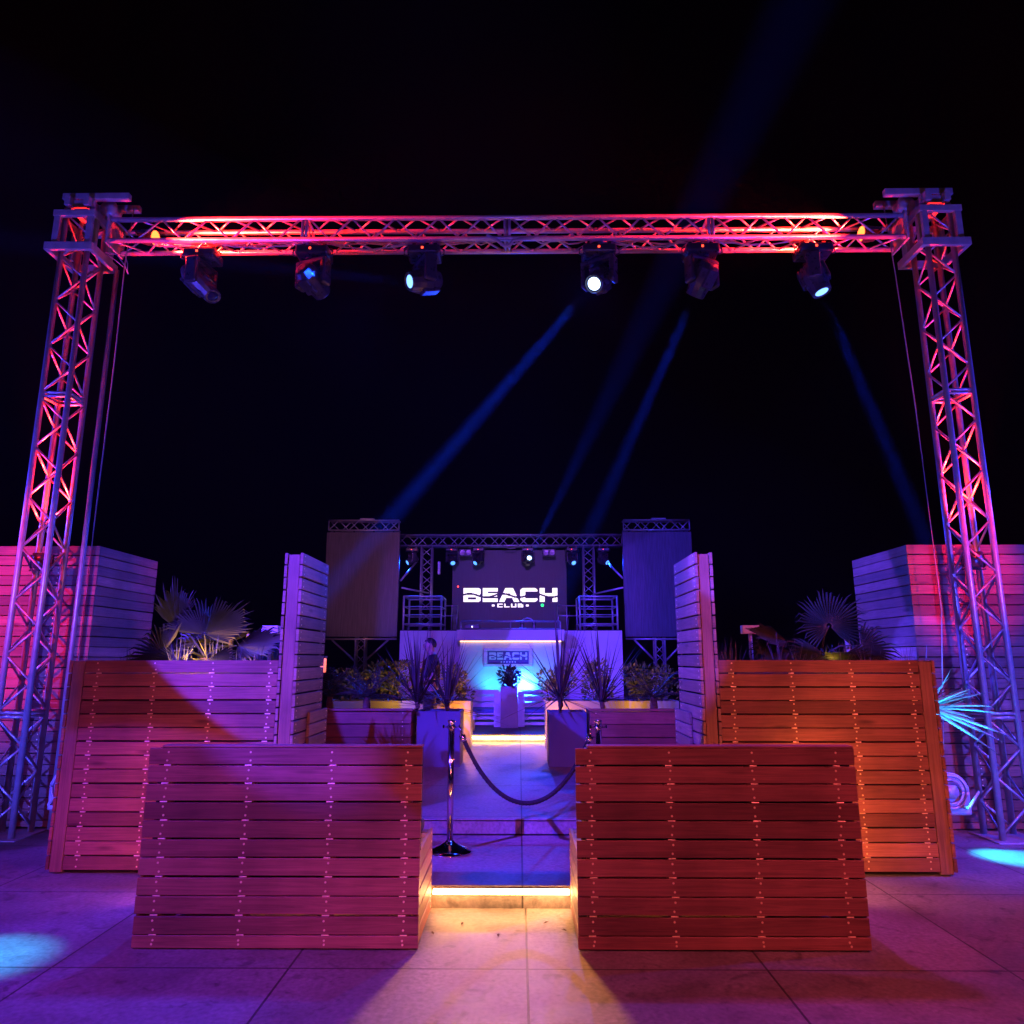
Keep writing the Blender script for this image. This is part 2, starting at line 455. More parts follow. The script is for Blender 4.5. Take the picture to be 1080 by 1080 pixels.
# ------------------------------------------------------------------ ground and levels
g = MB()
g.add([(-150, -20, 0), (150, -20, 0), (150, 240, 0), (-150, 240, 0)], [(0, 1, 2, 3)])
struct(g.build('ground', M['pave']))
g = MB()
g.cbox(-1.80, 1.50, 4.985, 6.32, -0.02, 0.135, 0.006)
struct(g.build('step_platform', M['deckpave']))
g = MB()
g.cbox(-3.60, 3.45, 6.315, 11.93, -0.03, 0.26, 0.006)
g.box(-1.79, 1.49, 6.309, 6.3145, .136, .148, 1)  # black strip stands in for the shadow line at the riser foot
g.box(-1.79, 1.49, 6.309, 6.3145, .247, .252, 1)  # black strip stands in for the shadow under the slab edge
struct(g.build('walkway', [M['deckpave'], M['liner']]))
g = MB()
g.cbox(-8.0, 8.0, 11.915, 24, -0.04, 0.375, 0.006)
struct(g.build('terrace', M['deckpave']))


def led_line(x0, x1, y, z, label, m='led_warm', h=0.012):
    t = thing('led_strip', label, 'LED strip', ((x0 + x1) / 2, y, z - .03), 'warm LED strips along the step edges')
    a = MB(); a.box(x0, x1, y - .012, y + .015, z - h, z + h)
    a.build('light_bar', M[m], t)
    b = MB(); b.box(x0, x1, y + .0155, y + .0195, z - h - .004, z + h + .004)
    b.build('channel', M['alu'], t)
    return t


led_line(-0.545, 0.315, 4.950, 0.106, 'bright warm LED strip across the near step between the two wooden benches')
led_line(-1.2, 0.9, 11.895, 0.325, 'warm LED strip along the far step in front of the white seats')

# ------------------------------------------------------------------ front benches
def bench(x0, x1, side, label):
    """high slatted back towards the camera, low seat behind it; side=+1: aisle end is at x1"""
    yb = 4.30
    t = thing('slatted_bench', label, 'bench', ((x0 + x1) / 2, yb + .3, 0), 'slatted benches flanking the entrance step')
    cols = [x0 + .11, x0 + .58, x0 + 1.05, x1 - .085] if side > 0 else [x0 + .085, x1 - 1.05, x1 - .58, x1 - .11]
    a = MB()
    slat_panel(a, 'x', x0, x1, yb, -1, 0.006, 1.05, 0.098, 0.0086, cols=cols)
    a.build('backrest', [M['wood'], M['brass']], t)
    a = MB(); a.box(x0 + .03, x1 - .004, yb + .069, yb + .078, .43, 1.045); a.build('dark_backing', M['liner'], t)  # dark sheet added so the upper slat gaps read as shade
    a = MB()
    a.slat('x', x0 + .07, x1 - .002, yb + .003, yb + .09, 1.052, 1.064)
    a.build('top_rail', M['wood'], t)
    for c in cols:
        a = MB(); a.box(c - .03, c + .03, yb + .0225, yb + .068, 0.0, 1.048)
        a.build('post', M['post'], t)
    for xe, sg in ((x0, -1), (x1, 1)):
        a = MB()
        slat_panel(a, 'y', yb + .025, yb + .625, xe, sg, 0.02, 0.49, 0.098, 0.009, cols=(yb + .58,), clip=False)
        a.box(xe - sg * .0665, xe - sg * .022, yb + .56, yb + .62, 0, .455)
        a.build('end_panel', [M['wood'], M['brass']], t)
    a = MB()
    for k in range(5):
        y = yb + .085 + k * .108
        a.slat('x', x0 + .0225, x1 - .0225, y, y + .098, .465, .487)
    a.build('seat', M['wood'], t)
    a = MB(); a.cbox(x0 + .05, x1 - .05, yb + .10, yb + .60, .489, .56, .02)
    a.build('seat_cushion', mat('dark_cushion', (.05, .04, .08), .8, var=.2, scale=18), t)
    a = MB(); slat_panel(a, 'x', x0 + .0225, x1 - .0225, yb + .60, 1, .008, .46, .098, .004); a.build('light_block_board', [M['wood'], M['brass']], t)  # unseen board added to block the strip's light from the slat gaps
    a = MB(); a.box(x0 + .15, x1 - .10, yb + .632, yb + .645, .035, .052)
    a.build('under_seat_light', M['led_back'], t)
    return t


bench(-2.115, -0.552, 1, 'slatted hardwood bench left of the lit step, its high back to the viewer')
bench(0.320, 1.900, -1, 'slatted hardwood bench right of the lit step, its high back to the viewer')

# ------------------------------------------------------------------ tall planters
def planter(x0, x1, outer, label):
    """outer=-1: corner post at x0 end"""
    yf, yr, h = 5.69, 6.86, 1.54
    t = thing('slatted_planter', label, 'planter', ((x0 + x1) / 2, (yf + yr) / 2, 0), 'tall slatted planters')
    xo = x0 if outer < 0 else x1
    s0, s1 = (x0 + .125, x1) if outer < 0 else (x0, x1 - .125)
    cols = [s0 + .10 + k * (s1 - s0 - .16) / 3 for k in range(4)]
    a = MB()
    slat_panel(a, 'x', s0, s1, yf, -1, .02, h, .1012, .0088, cols=cols)
    a.build('front_panel', [M['wood'], M['brass']], t)
    a = MB()
    xa, xb = (x0 + .0235, x0 + .119) if outer < 0 else (x1 - .119, x1 - .0235)
    a.cbox(xa, xb, yf + .004, yf + .09, .012, h - .004, .006)
    a.build('corner_post', M['post'], t)
    a = MB()
    slat_panel(a, 'y', yf - .004, yr, xo, outer, .02, h, .1012, .0088, cols=(yf + .07, yf + .6), clip=False)
    a.build('end_panel', [M['wood'], M['brass']], t)
    a = MB()
    slat_panel(a, 'x', x0 + .03, x1, yr, 1, .02, h, .1012, .0088)
    a.build('rear_panel', [M['wood'], M['brass']], t)
    a = MB(); a.box(x0 + .035, x1 - .03, yf + .035, yr - .035, .03, h - .16)
    a.build('liner', M['liner'], t)
    a = MB(); a.box(x0 + .04, x1 - .035, yf + .04, yr - .04, h - .158, h - .10)
    a.build('soil', M['soil'], t)


planter(-3.487, -1.865, -1, 'tall violet lit hardwood planter behind the left bench')
planter(1.536, 3.187, 1, 'tall orange lit hardwood planter behind the right bench')


def fin(x0, x1, inner, label):
    y0, y1, h = 5.69, 6.47, 2.38
    t = thing('slatted_fin_wall', label, 'wall panel', ((x0 + x1) / 2, (y0 + y1) / 2, 0), 'slatted fin walls beside the walkway')
    for xe, sg, nm in ((x0, -1, 'side_panel'), (x1, 1, 'side_panel')):
        a = MB()
        slat_panel(a, 'y', y0 - .003, y1, xe, sg, .015, h, .1, .011, cols=(y0 + .05, y1 - .06), clip=False)
        a.build(nm, [M['weather'], M['brass']], t)
    a = MB(); a.cbox(x0 + .026, x1 - .026, y0 + .008, y0 + .07, .01, h - .012, .006)
    a.build('front_post', M['post'], t)
    a = MB(); a.cbox(x0 + .026, x1 - .026, y1 - .07, y1 - .004, .01, h - .012, .006)
    a.build('rear_post', M['post'], t)
    a = MB(); a.box(x0 + .03, x1 - .03, y0 + .075, y1 - .075, .02, h - .03)
    a.build('core', M['liner'], t)
    xe, sg = (x1, 1) if inner > 0 else (x0, -1)
    a = MB()
    slat_panel(a, 'y', 6.02, 6.56, xe + sg * .028, sg, .14, 1.13, .1, .011, cols=(6.52,), clip=False)
    a.build('lower_panel', [M['weather'], M['brass']], t)


fin(-1.862, -1.715, 1, 'tall narrow slatted fin wall, violet, left of the walkway')
fin(1.392, 1.533, -1, 'tall narrow slatted fin wall with red front edge, right of the walkway')


def cabin(x0, x1, inner, label):
    y0, y1, h = 7.15, 8.34, 2.665
    t = thing('slatted_cabin', label, 'cabin', ((x0 + x1) / 2, (y0 + y1) / 2, 0), 'slatted cabins behind the truss towers')
    a = MB(); slat_panel(a, 'x', x0, x1, y0, -1, .01, h, .1, .007, cols=[(x0 + x1) / 2 + k for k in (-1.2, 0, 1.2)], clip=False)
    a.build('front_wall', [M['wood'], M['brass']], t)
    for xe, sg in ((x0, -1), (x1, 1)):
        a = MB(); slat_panel(a, 'y', y0 + .0225, y1, xe, sg, .01, h, .1, .007, clip=False)
        a.build('side_wall', [M['weather'], M['brass']], t)
    a = MB(); slat_panel(a, 'x', x0 + .0225, x1 - .0225, y1, 1, .01, h, .1, .007)
    a.build('rear_wall', [M['wood'], M['brass']], t)
    a = MB(); a.box(x0 + .025, x1 - .025, y0 + .025, y1 - .025, .012, h - .02)
    a.build('dark_backing', M['liner'], t)


cabin(-7.4, -4.215, 1, 'slatted timber cabin lit red, behind the left truss tower')
cabin(3.860, 7.2, -1, 'slatted timber cabin lit red and violet, behind the right truss tower')

# ------------------------------------------------------------------ truss gantry
def zigzag(mb, p, q, u, w, step, r, phase=0):
    """diagonals between two parallel chords: p..q along, offset u is the other chord"""
    p, q, u = Vector(p), Vector(q), Vector(u)
    L = (q - p).length; n = max(2, round(L / step)); d = (q - p) / n
    for k in range(n):
        a = p + d * k; b = p + d * (k + 1)
        if (k + phase) % 2: mb.tube(a + u, b, r, 6)
        else: mb.tube(a, b + u, r, 6)


def tower(xl, xr, s, label):
    """four-chord tower; s = +1 when the beam leaves to +x"""
    y0, y1 = 6.715, 6.975
    xc, yc = (xl + xr) / 2, (y0 + y1) / 2
    t = thing('truss_tower', label, 'truss tower', (xc, yc, 0), 'towers of the truss gantry')
    top = 6.16
    for x in (xl, xr):
        for y in (y0, y1):
            a = MB(); a.tube((x, y, .012), (x, y, top), .027, 12)
            a.build('chord', M['alu'], t, True)
    w = xr - xl
    for i, (p, u) in enumerate((((xl, y0), (w, 0)), ((xl, y1), (w, 0)), ((xl, y0), (0, y1 - y0)), ((xr, y0), (0, y1 - y0)))):
        a = MB()
        for z0, z1 in ((.06, 1.02), (1.09, 4.08), (4.15, 6.1)):
            zigzag(a, (p[0], p[1], z0), (p[0], p[1], z1), (u[0], u[1], 0), 0, .245, .0105, i % 2)
        a.build('bracing', M['alu'], t, True)
    for z in (1.055, 4.115):
        a = MB()
        for zz in (z - .018, z + .018):
            for p0, p1 in (((xl, y0), (xr, y0)), ((xl, y1), (xr, y1)), ((xl, y0), (xl, y1)), ((xr, y0), (xr, y1))):
                a.tube((*p0, zz), (*p1, zz), .015, 8)
        a.build('section_joint', M['alu'], t, True)
    a = MB(); a.cbox(xl - .09, xr + .09, y0 - .09, y1 + .09, 0.0, .012, .003)
    a.build('base_plate', M['plate'], t)
    # sleeve block that carries the beam
    a = MB()
    h = .215
    for zz, hh, h in ((5.63, .085, .245), (6.03, .07, .215)):
        a.cbox(xc - h, xc + h, yc - h, yc - h + .045, zz, zz + hh, .004)
        a.cbox(xc - h, xc + h, yc + h - .045, yc + h, zz, zz + hh, .004)
        a.cbox(xc - h, xc - h + .045, yc - h + .046, yc + h - .046, zz, zz + hh, .004)
        a.cbox(xc + h - .045, xc + h, yc - h + .046, yc + h - .046, zz, zz + hh, .004)
    for sx in (-1, 1):
        for sy in (-1, 1):
            a.cbox(xc + sx * (h - .045) - .030, xc + sx * (h - .045) + .030, yc + sy * (h - .022) - .02, yc + sy * (h - .022) + .02, 5.716, 6.029, .003)
            a.cbox(xc + sx * (h - .022) - .018, xc + sx * (h - .022) + .018, yc + sy * (h - .09) - .025, yc + sy * (h - .09) + .025, 5.716, 6.029, .003)
    a.build('sleeve_block', M['plate'], t)
    # pulley head
    a = MB()
    for sy in (-1, 1):
        yy = yc + sy * .105
        xa, xb = (xc - .20, xc + .50) if s > 0 else (xc - .50, xc + .20)
        a.cbox(xa, xb, yy - .03, yy + .03, 6.275, 6.345, .004)
    for sx in (-1, 1):
        a.cbox(xc + sx * .10 - .028, xc + sx * .10 + .028, yc - .2, yc + .2, 6.165, 6.272, .004)
    a.cbox(xc - .15, xc + .15, yc - .14, yc - .10, 6.18, 6.26, .004)
    a.cbox(xc - .15, xc + .15, yc + .10, yc + .14, 6.18, 6.26, .004)
    a.build('pulley_head', M['plate'], t)
    a = MB()
    X = Matrix.Translation((xc + s * .25, yc, 6.22)) @ Matrix.Rotation(R(90), 4, 'X')
    a.lathe([(.02, -.05), (.095, -.05), (.075, -.02), (.075, .02), (.095, .05), (.02, .05)], 20, 0, X)
    a.build('pulley_wheel', M['plate'], t, True)
    # riser pipe with cables on the beam side
    return t


tower(-4.712, -4.447, 1, 'left tower of the truss gantry, lit red above and blue below')
tower(4.180, 4.443, -1, 'right tower of the truss gantry, lit red above and blue below')

bt = thing('truss_beam', 'horizontal aluminium truss beam carrying the six moving heads', 'truss beam', (-.1, 6.83, 5.79))
bx0, bx1 = -4.232, 3.965
for y in (6.715, 6.955):
    for z in (6.03, 5.79):
        a = MB(); a.tube((bx0, y, z), (bx1, y, z), .0255, 12)
        a.build('chord', M['alu'], bt, True)
secs = [bx0, -2.21, -.113, 1.985, bx1]
for i, (p, u) in enumerate((((6.715, 6.03), (0, 0, -.24)), ((6.955, 6.03), (0, 0, -.24)), ((6.715, 5.79), (0, .24, 0)), ((6.715, 6.03), (0, .24, 0)))):
    a = MB()
    for k in range(4):
        zigzag(a, (secs[k] + .04, *p), (secs[k + 1] - .04, *p), u, 0, .232, .0105, i % 2)
    a.build('bracing', M['alu'], bt, True)
for x in secs[1:4]:
    a = MB()
    for dx in (-.02, .02):
        for p0, p1 in (((6.715, 6.03), (6.955, 6.03)), ((6.715, 5.79), (6.955, 5.79)), ((6.715, 6.03), (6.715, 5.79)), ((6.955, 6.03), (6.955, 5.79))):
            a.tube((x + dx, *p0), (x + dx, *p1), .017, 8)
    a.build('section_joint', M['alu'], bt, True)
for x, s in ((bx0, 1), (bx1, -1)):
    a = MB()
    a.cbox(min(x, x - s * .02), max(x, x - s * .02), 6.67, 7.0, 5.745, 6.075, .004)
    a.cbox(x - s * .05 - .03, x - s * .05 + .03, 6.68, 6.75, 5.75, 6.07, .004) if False else None
    a.build('end_plate', M['plate'], bt)

# cables along the beam
def wiggle(pts, seed, amp=.02, n=8):
    rnd = random.Random(seed); out = []
    for k in range(len(pts) - 1):
        p, q = Vector(pts[k]), Vector(pts[k + 1])
        for i in range(n):
            t = i / n
            v = p.lerp(q, t)
            v += Vector((0, rnd.uniform(-amp, amp), rnd.uniform(-amp, amp) - .02 * math.sin(math.pi * t)))
            out.append(v)
    out.append(Vector(pts[-1]))
    return out


a = MB()
for sd in range(3):
    a.path(wiggle([(-3.9, 6.80 + .04 * sd, 5.83), (-2.3, 6.82, 5.83), (-.95, 6.8 + .03 * sd, 5.83), (-.2, 6.80, 5.82)], sd), .008, 6)
a.path(wiggle([(-.2, 6.75, 5.80), (-.13, 6.72, 5.72), (.05, 6.75, 5.80), (.82, 6.82, 5.83), (1.9, 6.84, 5.83), (3.05, 6.80, 5.83)], 9), .009, 6)
for k, (xa_, xb_, dp) in enumerate(((-3.3, -2.12, .10), (-2.12, -.97, .13), (.834, 1.888, .12), (1.888, 3.044, .09))):
    for w_ in range(2):
        a.path([(xa_ + (xb_ - xa_) * i / 14, 6.76 + .05 * w_ + .012 * math.sin(i * 1.9 + k), 5.77 - (dp - .05 * w_) * .8 * math.sin(math.pi * i / 14) ** 2 + .03) for i in range(15)], .0065, 6)
tag(a.build('power_cable', M['palecable'], None, True, (-.2, 6.8, 5.83)), 'bundle of power cables lying along the bottom of the truss beam', 'cable')
a = MB()
a.path([(-.32, 6.70, 5.82), (-.22, 6.69, 5.76), (-.14, 6.69, 5.69), (-.09, 6.69, 5.69), (-.05, 6.7, 5.76), (.1, 6.7, 5.78), (.3, 6.72, 5.815)], .018, 8)
tag(a.build('cable_loop', M['palecable'], None, True, (-.1, 6.7, 5.75)), 'thick loop of pale cable sagging below the middle of the truss beam', 'cable')
for x0, pts, lab in ((-4.13, [(-4.10, 6.86, 6.27), (-4.125, 6.86, 5.6), (-4.14, 6.9, 4.5), (-4.15, 6.9, 3), (-4.15, 6.9, 1.3), (-4.05, 6.85, .5)], 'thin hoist cable hanging beside the left truss tower'),
                     (3.91, [(3.86, 6.86, 6.27), (3.90, 6.86, 5.5), (3.925, 6.82, 4), (3.935, 6.80, 2), (3.72, 6.7, .50)], 'thin hoist cable hanging beside the right truss tower')):
    a = MB(); a.path(pts, .006, 6)
    tag(a.build('hoist_cable', M['palecable'], None, True, pts[-1]), lab, 'cable', 'hoist cables beside the towers')
a = MB(); a.tube((-4.30, 7.02, .02), (-4.30, 7.02, 5.63), .024, 10)
tag(a.build('riser_pipe', M['alu'], None, True, (-4.30, 7.02, 0)), 'plain vertical riser pipe close behind the left truss tower', 'pipe')
a = MB()
a.path([(-4.26, 6.72, 5.66), (-4.1, 6.66, 5.60), (-4.0, 6.66, 5.47), (-3.96, 6.66, 5.38)], .006)
a.path([(-4.2, 6.70, 5.63), (-4.02, 6.66, 5.60), (-3.98, 6.66, 5.50), (-3.97, 6.66, 5.40)], .005)
a.path([(-4.22, 6.70, 5.62), (-4.1, 6.66, 5.53), (-4.02, 6.66, 5.46)], .005)
tag(a.build('loose_cable', M['palecable'], None, True, (-4.2, 6.7, 5.6)), 'loose cable ends dangling where the beam meets the left tower', 'cable')


# chain hoists at the tower feet
def winch(x, y, z, s, label):
    t = thing('hand_winch', label, 'winch', (x, y, z), 'winches at the tower feet')
    a = MB()
    a.cbox(x - .10, x + .10, y - .09, y + .09, z - .13, z + .12, .02)
    a.build('housing', M['plate'], t)
    a = MB()
    for rr, yy in ((.150, -.11), (.135, -.125), (.118, -.11), (.10, -.12)):
        cx_, cz_ = x + s * .085, z + .07
        a.path([(cx_ + rr * math.cos(q_ * math.pi / 14), y + yy, cz_ + rr * math.sin(q_ * math.pi / 14)) for q_ in range(29)], .010, 6)
    a.tube((x + s * .085, y - .09, z + .07), (x + s * .085, y - .14, z + .07), .06, 14)
    a.build('cable_coil', M['plate'], t, True)
    a = MB(); a.tube((x, y - .10, z - .05), (x, y - .22, z - .05), .016, 8); a.tube((x, y - .21, z - .05), (x + .1, y - .21, z + .09), .012, 8)
    a.build('crank', M['plate'], t)
    a = MB(); a.cbox(x - .03 if s < 0 else x - .20, x + .20 if s < 0 else x + .03, y + .092, y + .13, z - .05, z + .05, .006)
    a.build('bracket', M['plate'], t)


winch(3.80, 6.72, .36, -1, 'grey winch with cable drum on the right truss tower')
winch(-4.03, 6.74, .38, 1, 'dark blue winch with cable drum at the left truss tower')

# red par lamps
def par(x, y, z, d, label, watts, size=95):
    t = thing('par_can', label, 'stage lamp', (x, y, z), 'red par lamps inside the truss')
    q = Vector(d).to_track_quat('Z', 'Y').to_matrix().to_4x4()
    X = Matrix.Translation((x, y, z)) @ q
    a = MB(); a.lathe([(.03, -.11), (.075, -.10), (.085, -.02), (.085, .04), (.078, .04)], 18, 0, X)
    a.build('housing', M['black'], t, True)
    a = MB(); a.lathe([(.001, .034), (.077, .036), (.077, .0405), (.001, .042)], 18, 0, X)
    a.build('lens', M['lens_red'], t)
    a = MB()
    a.box(-.105, -.095, -.015, .015, -.1, .02, 0, X); a.box(.095, .105, -.015, .015, -.1, .02, 0, X); a.box(-.105, .105, -.015, .015, -.125, -.112, 0, X)
    a.build('bracket', M['black'], t)
    p = Vector((x, y, z)) + Vector(d).normalized() * .06
    spot('par_light', p, p + Vector(d), watts, RED, size, 1.0, .04)


par(-3.86, 6.84, 5.90, (1, -.05, -.16), 'red lamp inside the left end of the truss beam', 3800, 75)
par(3.62, 6.84, 5.90, (-1, -.05, .0), 'red lamp inside the right end of the truss beam', 3800, 75)
par(-4.58, 6.845, 2.50, (0, 0.02, 1), 'red uplight inside the left truss tower', 5000, 44)
par(4.312, 6.845, 2.50, (0, 0.02, 1), 'red uplight inside the right truss tower', 5000, 44)


# ------------------------------------------------------------------ moving heads
def moving_head(x, y, ztop, d, label, group, k=1.0, lens='lens_on', name='moving_head', yaw=None):
    """base box under a truss, yoke, barrel head pointing along d"""
    d = Vector(d).normalized()
    t = thing(name, label, 'moving head', (x, y, ztop), group)
    phi = math.atan2(d.y, d.x) + math.pi / 2 if yaw is None else yaw
    B = Matrix.Translation((x, y, ztop))
    a = MB()
    a.cbox(-.17 * k, .17 * k, -.125 * k, .125 * k, -.115 * k, -.02 * k, .022 * k, 0, B)
    a.build('base', M['black'], t)
    for sx in (-1, 1):
        a = MB()
        a.box(sx * .11 * k - .018 * k, sx * .11 * k + .018 * k, -.03 * k, .03 * k, -.018 * k, .045 * k, 0, B)
        a.path([B @ Vector((sx * .175 * k, -.05 * k, -.03 * k)), B @ Vector((sx * .205 * k, -.05 * k, -.05 * k)), B @ Vector((sx * .205 * k, -.05 * k, -.10 * k)), B @ Vector((sx * .17 * k, -.05 * k, -.112 * k))], .009 * k)
        a.build('clamp', M['blackmetal'], t)
    a = MB(); a.box(-.02 * k, 0.0 * k, -.131 * k, -.1255 * k, -.075 * k, -.055 * k, 0, B)
    a.build('status_light', M['status'], t)
    Y = B @ Matrix.Rotation(phi, 4, 'Z')
    a = MB()
    a.lathe([(.085 * k, -.14 * k), (.085 * k, -.116 * k)], 20, 0, Y)
    a.cbox(-.185 * k, .185 * k, -.07 * k, .07 * k, -.195 * k, -.141 * k, .02 * k, 0, Y)
    for sx in (-1, 1):
        xa, xb = (sx * .185 * k, sx * .133 * k)
        a.cbox(min(xa, xb), max(xa, xb), -.065 * k, .065 * k, -.43 * k, -.16 * k, .018 * k, 0, Y)
    a.build('yoke', M['black'], t)
    c = B @ Vector((0, 0, -.365 * k))
    ax = Vector((math.cos(phi), math.sin(phi), 0))
    up = ax.cross(d)
    Hm = Matrix((ax, up, d)).transposed().to_4x4()
    H = Matrix.Translation(c) @ Hm
    a = MB()
    a.lathe([(.045 * k, -.19 * k), (.085 * k, -.175 * k), (.118 * k, -.12 * k), (.127 * k, -.03 * k), (.122 * k, .03 * k), (.105 * k, .10 * k), (.098 * k, .17 * k), (.092 * k, .178 * k), (.083 * k, .165 * k)], 12, 0, H)
    a.cbox(-.06 * k, .06 * k, .10 * k, .14 * k, -.13 * k, .06 * k, .012 * k, 0, H)
    a.cbox(-.06 * k, .06 * k, -.14 * k, -.10 * k, -.13 * k, .06 * k, .012 * k, 0, H)
    for sx in (-1, 1):
        a.tube(H @ Vector((sx * .11 * k, 0, 0)), H @ Vector((sx * .14 * k, 0, 0)), .045 * k, 14)
    hd = a.build('head', M['black'], t)
    a = MB(); a.lathe([(.001, .166 * k), (.066 * k, .167 * k), (.06 * k, .172 * k), (.001, .178 * k)], 20, 0, H)
    a.build('lens', M[lens], hd, True)
    return c + d * (.20 * k)


GH = 'moving heads under the front truss beam'
hz = 5.735
moving_head(-3.30, 6.84, hz, (.55, .35, -.55), 'leftmost moving head under the truss beam, dark with red lit barrel', GH, lens='lens_off', yaw=R(78))
moving_head(-2.12, 6.80, hz, (.35, .8, -.3), 'second moving head from the left, turned away with blue right arm', GH, lens='lens_off')
p3 = moving_head(-.97, 6.80, hz, (-.78, -.48, -.32), 'moving head left of the beam middle, lit lens aimed left', GH, lens='lens_blue')
p4 = moving_head(.834, 6.80, hz, (-.38, -.62, -.60), 'moving head right of the beam middle, brightest lens facing the viewer', GH)
p5 = moving_head(1.888, 6.80, hz, (-.30, .55, -.65), 'moving head second from the right, dark barrel turned away', GH, lens='lens_off')
p6 = moving_head(3.044, 6.80, hz, (.26, -.12, -.9), 'rightmost moving head under the truss beam, aimed straight down', GH, lens='lens_blue')

GS = 'small moving heads under the stage truss'
lab = ['stage moving head outside the left stage truss leg', 'stage moving head between the left truss leg and the LED screen', 'stage moving head above the first letters of the lit BEACH',
       'brightest stage moving head, above the lit letters CH', 'stage moving head between the LED screen and the right truss leg', 'stage moving head outside the right stage truss leg']
dirs = [(-.7, -.4, -.45), (.25, -.7, -.6), (-.5, -.5, -.55), (.22, -.86, .22), (.3, -.7, -.6), (.6, -.5, -.5)]
q = []
for i, x in enumerate((-2.44, -1.53, -.92, .21, 1.21, 1.93)):
    q.append(moving_head(x, 16.38, 4.05, dirs[i], lab[i], GS, .78, 'lens_on' if i == 3 else 'lens_small', 'stage_moving_head'))

# beams: real narrow spots in the haze
spot('beam_light', p4, (-2.75, 7.35, 1.25), 3300000, BEAM, 4.0, 1, .05)
spot('beam_light', p3, (-6.5, 6.0, 5.55), 160000, BEAM, 5.0, 1, .05)
spot('beam_light', p5, (0.55, 12.4, 2.2), 1000000, BEAM, 4.4, 1, .05)
spot('beam_light', p6, (4.35, 7.6, 2.7), 800000, BEAM, 4.2, 1, .05)
spot('beam_light', q[3], (2.1, 8.0, 6.7), 800000, BEAM, 4.2, 1, .05)
# wash from the two lit heads onto the paving in front
spot('wash_light', (-1.25, 6.5, 5.30), (-3.3, 4.0, 0), 800, BLUE, 46, .4, .10)
spot('wash_light', (.70, 6.5, 5.25), (2.7, 3.6, 0), 520, (.5, .03, .7), 42, .5, .15)
for sx, c in ((-2.44, q[0]), (-1.53, q[1]), (-.92, q[2]), (1.21, q[4]), (1.93, q[5])):
    spot('head_light', c, c + Vector((.1, -1, -.5)), 160, BEAM, 90, .8, .03)
spot('head_light', q[3], q[3] + Vector((.1, -1, -.2)), 900, BEAM, 100, .8, .03)
spot('head_light', p4, p4 + Vector((-.38, -.62, -.6)), 500, BEAM, 90, .9, .03)

# ------------------------------------------------------------------ stage
def flat_truss(t, x0, x1, y, z0, z1, step, dy=.24, r=.022):
    for yy in (y, y + dy):
        for z in (z0, z1):
            a = MB(); a.tube((x0, yy, z), (x1, yy, z), r, 8); a.build('chord', M['alu'], t, True)
    for i, (p, u) in enumerate((((y, z0), (0, 0, z1 - z0)), ((y + dy, z0), (0, 0, z1 - z0)), ((y, z0), (0, dy, 0)))):
        a = MB(); zigzag(a, (x0, *p), (x1, *p), u, 0, step, .012, i % 2)
        for x in (x0, x1):
            a.tube((x, y, z0), (x, y, z1), .014, 6) if i == 0 else None
        a.build('bracing', M['alu'], t, True)


st = thing('stage_truss', 'violet lit truss frame on two legs above the stage', 'truss frame', (-.2, 16.6, 2.14))
flat_truss(st, -2.82, 2.38, 16.5, 4.12, 4.37, .24)
for xc in (-2.13, 1.615):
    lg = MB()
    for dx in (-.12, .12):
        for yy in (16.52, 16.72):
            lg.tube((xc + dx, yy, 2.14), (xc + dx, yy, 4.10), .022, 8)
    zigzag(lg, (xc - .12, 16.52, 2.2), (xc - .12, 16.52, 4.08), (.24, 0, 0), 0, .2, .011)
    zigzag(lg, (xc - .12, 16.72, 2.2), (xc - .12, 16.72, 4.08), (.24, 0, 0), 0, .2, .011, 1)
    zigzag(lg, (xc - .12, 16.52, 2.2), (xc - .12, 16.52, 4.08), (0, .2, 0), 0, .2, .011)
    zigzag(lg, (xc + .12, 16.52, 2.2), (xc + .12, 16.52, 4.08), (0, .2, 0), 0, .2, .011)
    lg.build('leg', M['alu'], st, True)
for p0, p1 in (((-2.6, 16.0, 3.1), (-2.05, 16.5, 3.02)), ((-2.62, 15.95, 3.25), (-2.35, 16.4, 3.72)), ((2.32, 15.95, 3.1), (1.72, 16.5, 3.0)), ((2.3, 15.95, 3.3), (1.98, 16.35, 3.74))):
    a = MB(); a.tube(p0, p1, .022, 8); a.build('brace', M['alu'], st, True)

for x, lb in ((-1.22, 'pair of round pink blinders left of the screen centre under the stage truss'), (.695, 'pair of round pink blinders right of the screen centre under the stage truss')):
    t = thing('blinder_lamp', lb, 'stage lamp', (x, 16.4, 4.0), 'twin blinders under the stage truss')
    a = MB(); a.cbox(x - .15, x + .15, 16.40, 16.5, 3.86, 4.03, .01); a.build('housing', M['black'], t)
    for dx in (-.073, .073):
        a = MB(); a.lathe([(.001, .0), (.062, .0), (.068, .018), (.05, .02), (.001, .008)], 16, 0, Matrix.Translation((x + dx, 16.398, 3.945)) @ Matrix.Rotation(R(90), 4, 'X'))
        a.build('reflector', M['blinder'], t, True)
a = MB(); a.cbox(-1.86, -1.80, 16.45, 16.55, 3.45, 3.75, .01); tag(a.build('speaker_box', M['plate'], None, False, (-1.83, 16.5, 3.6)), 'small pale box clamped to the left stage truss leg', 'box')
a = MB(); a.path([(-.38, 16.45, 4.12), (-.3, 16.4, 4.06), (-.2, 16.4, 4.035), (-.08, 16.4, 4.045), (.0, 16.45, 4.12)], .014)
tag(a.build('cable_loop', M['palecable'], None, True, (-.2, 16.4, 4.1)), 'cable loop sagging under the middle of the stage truss', 'cable')

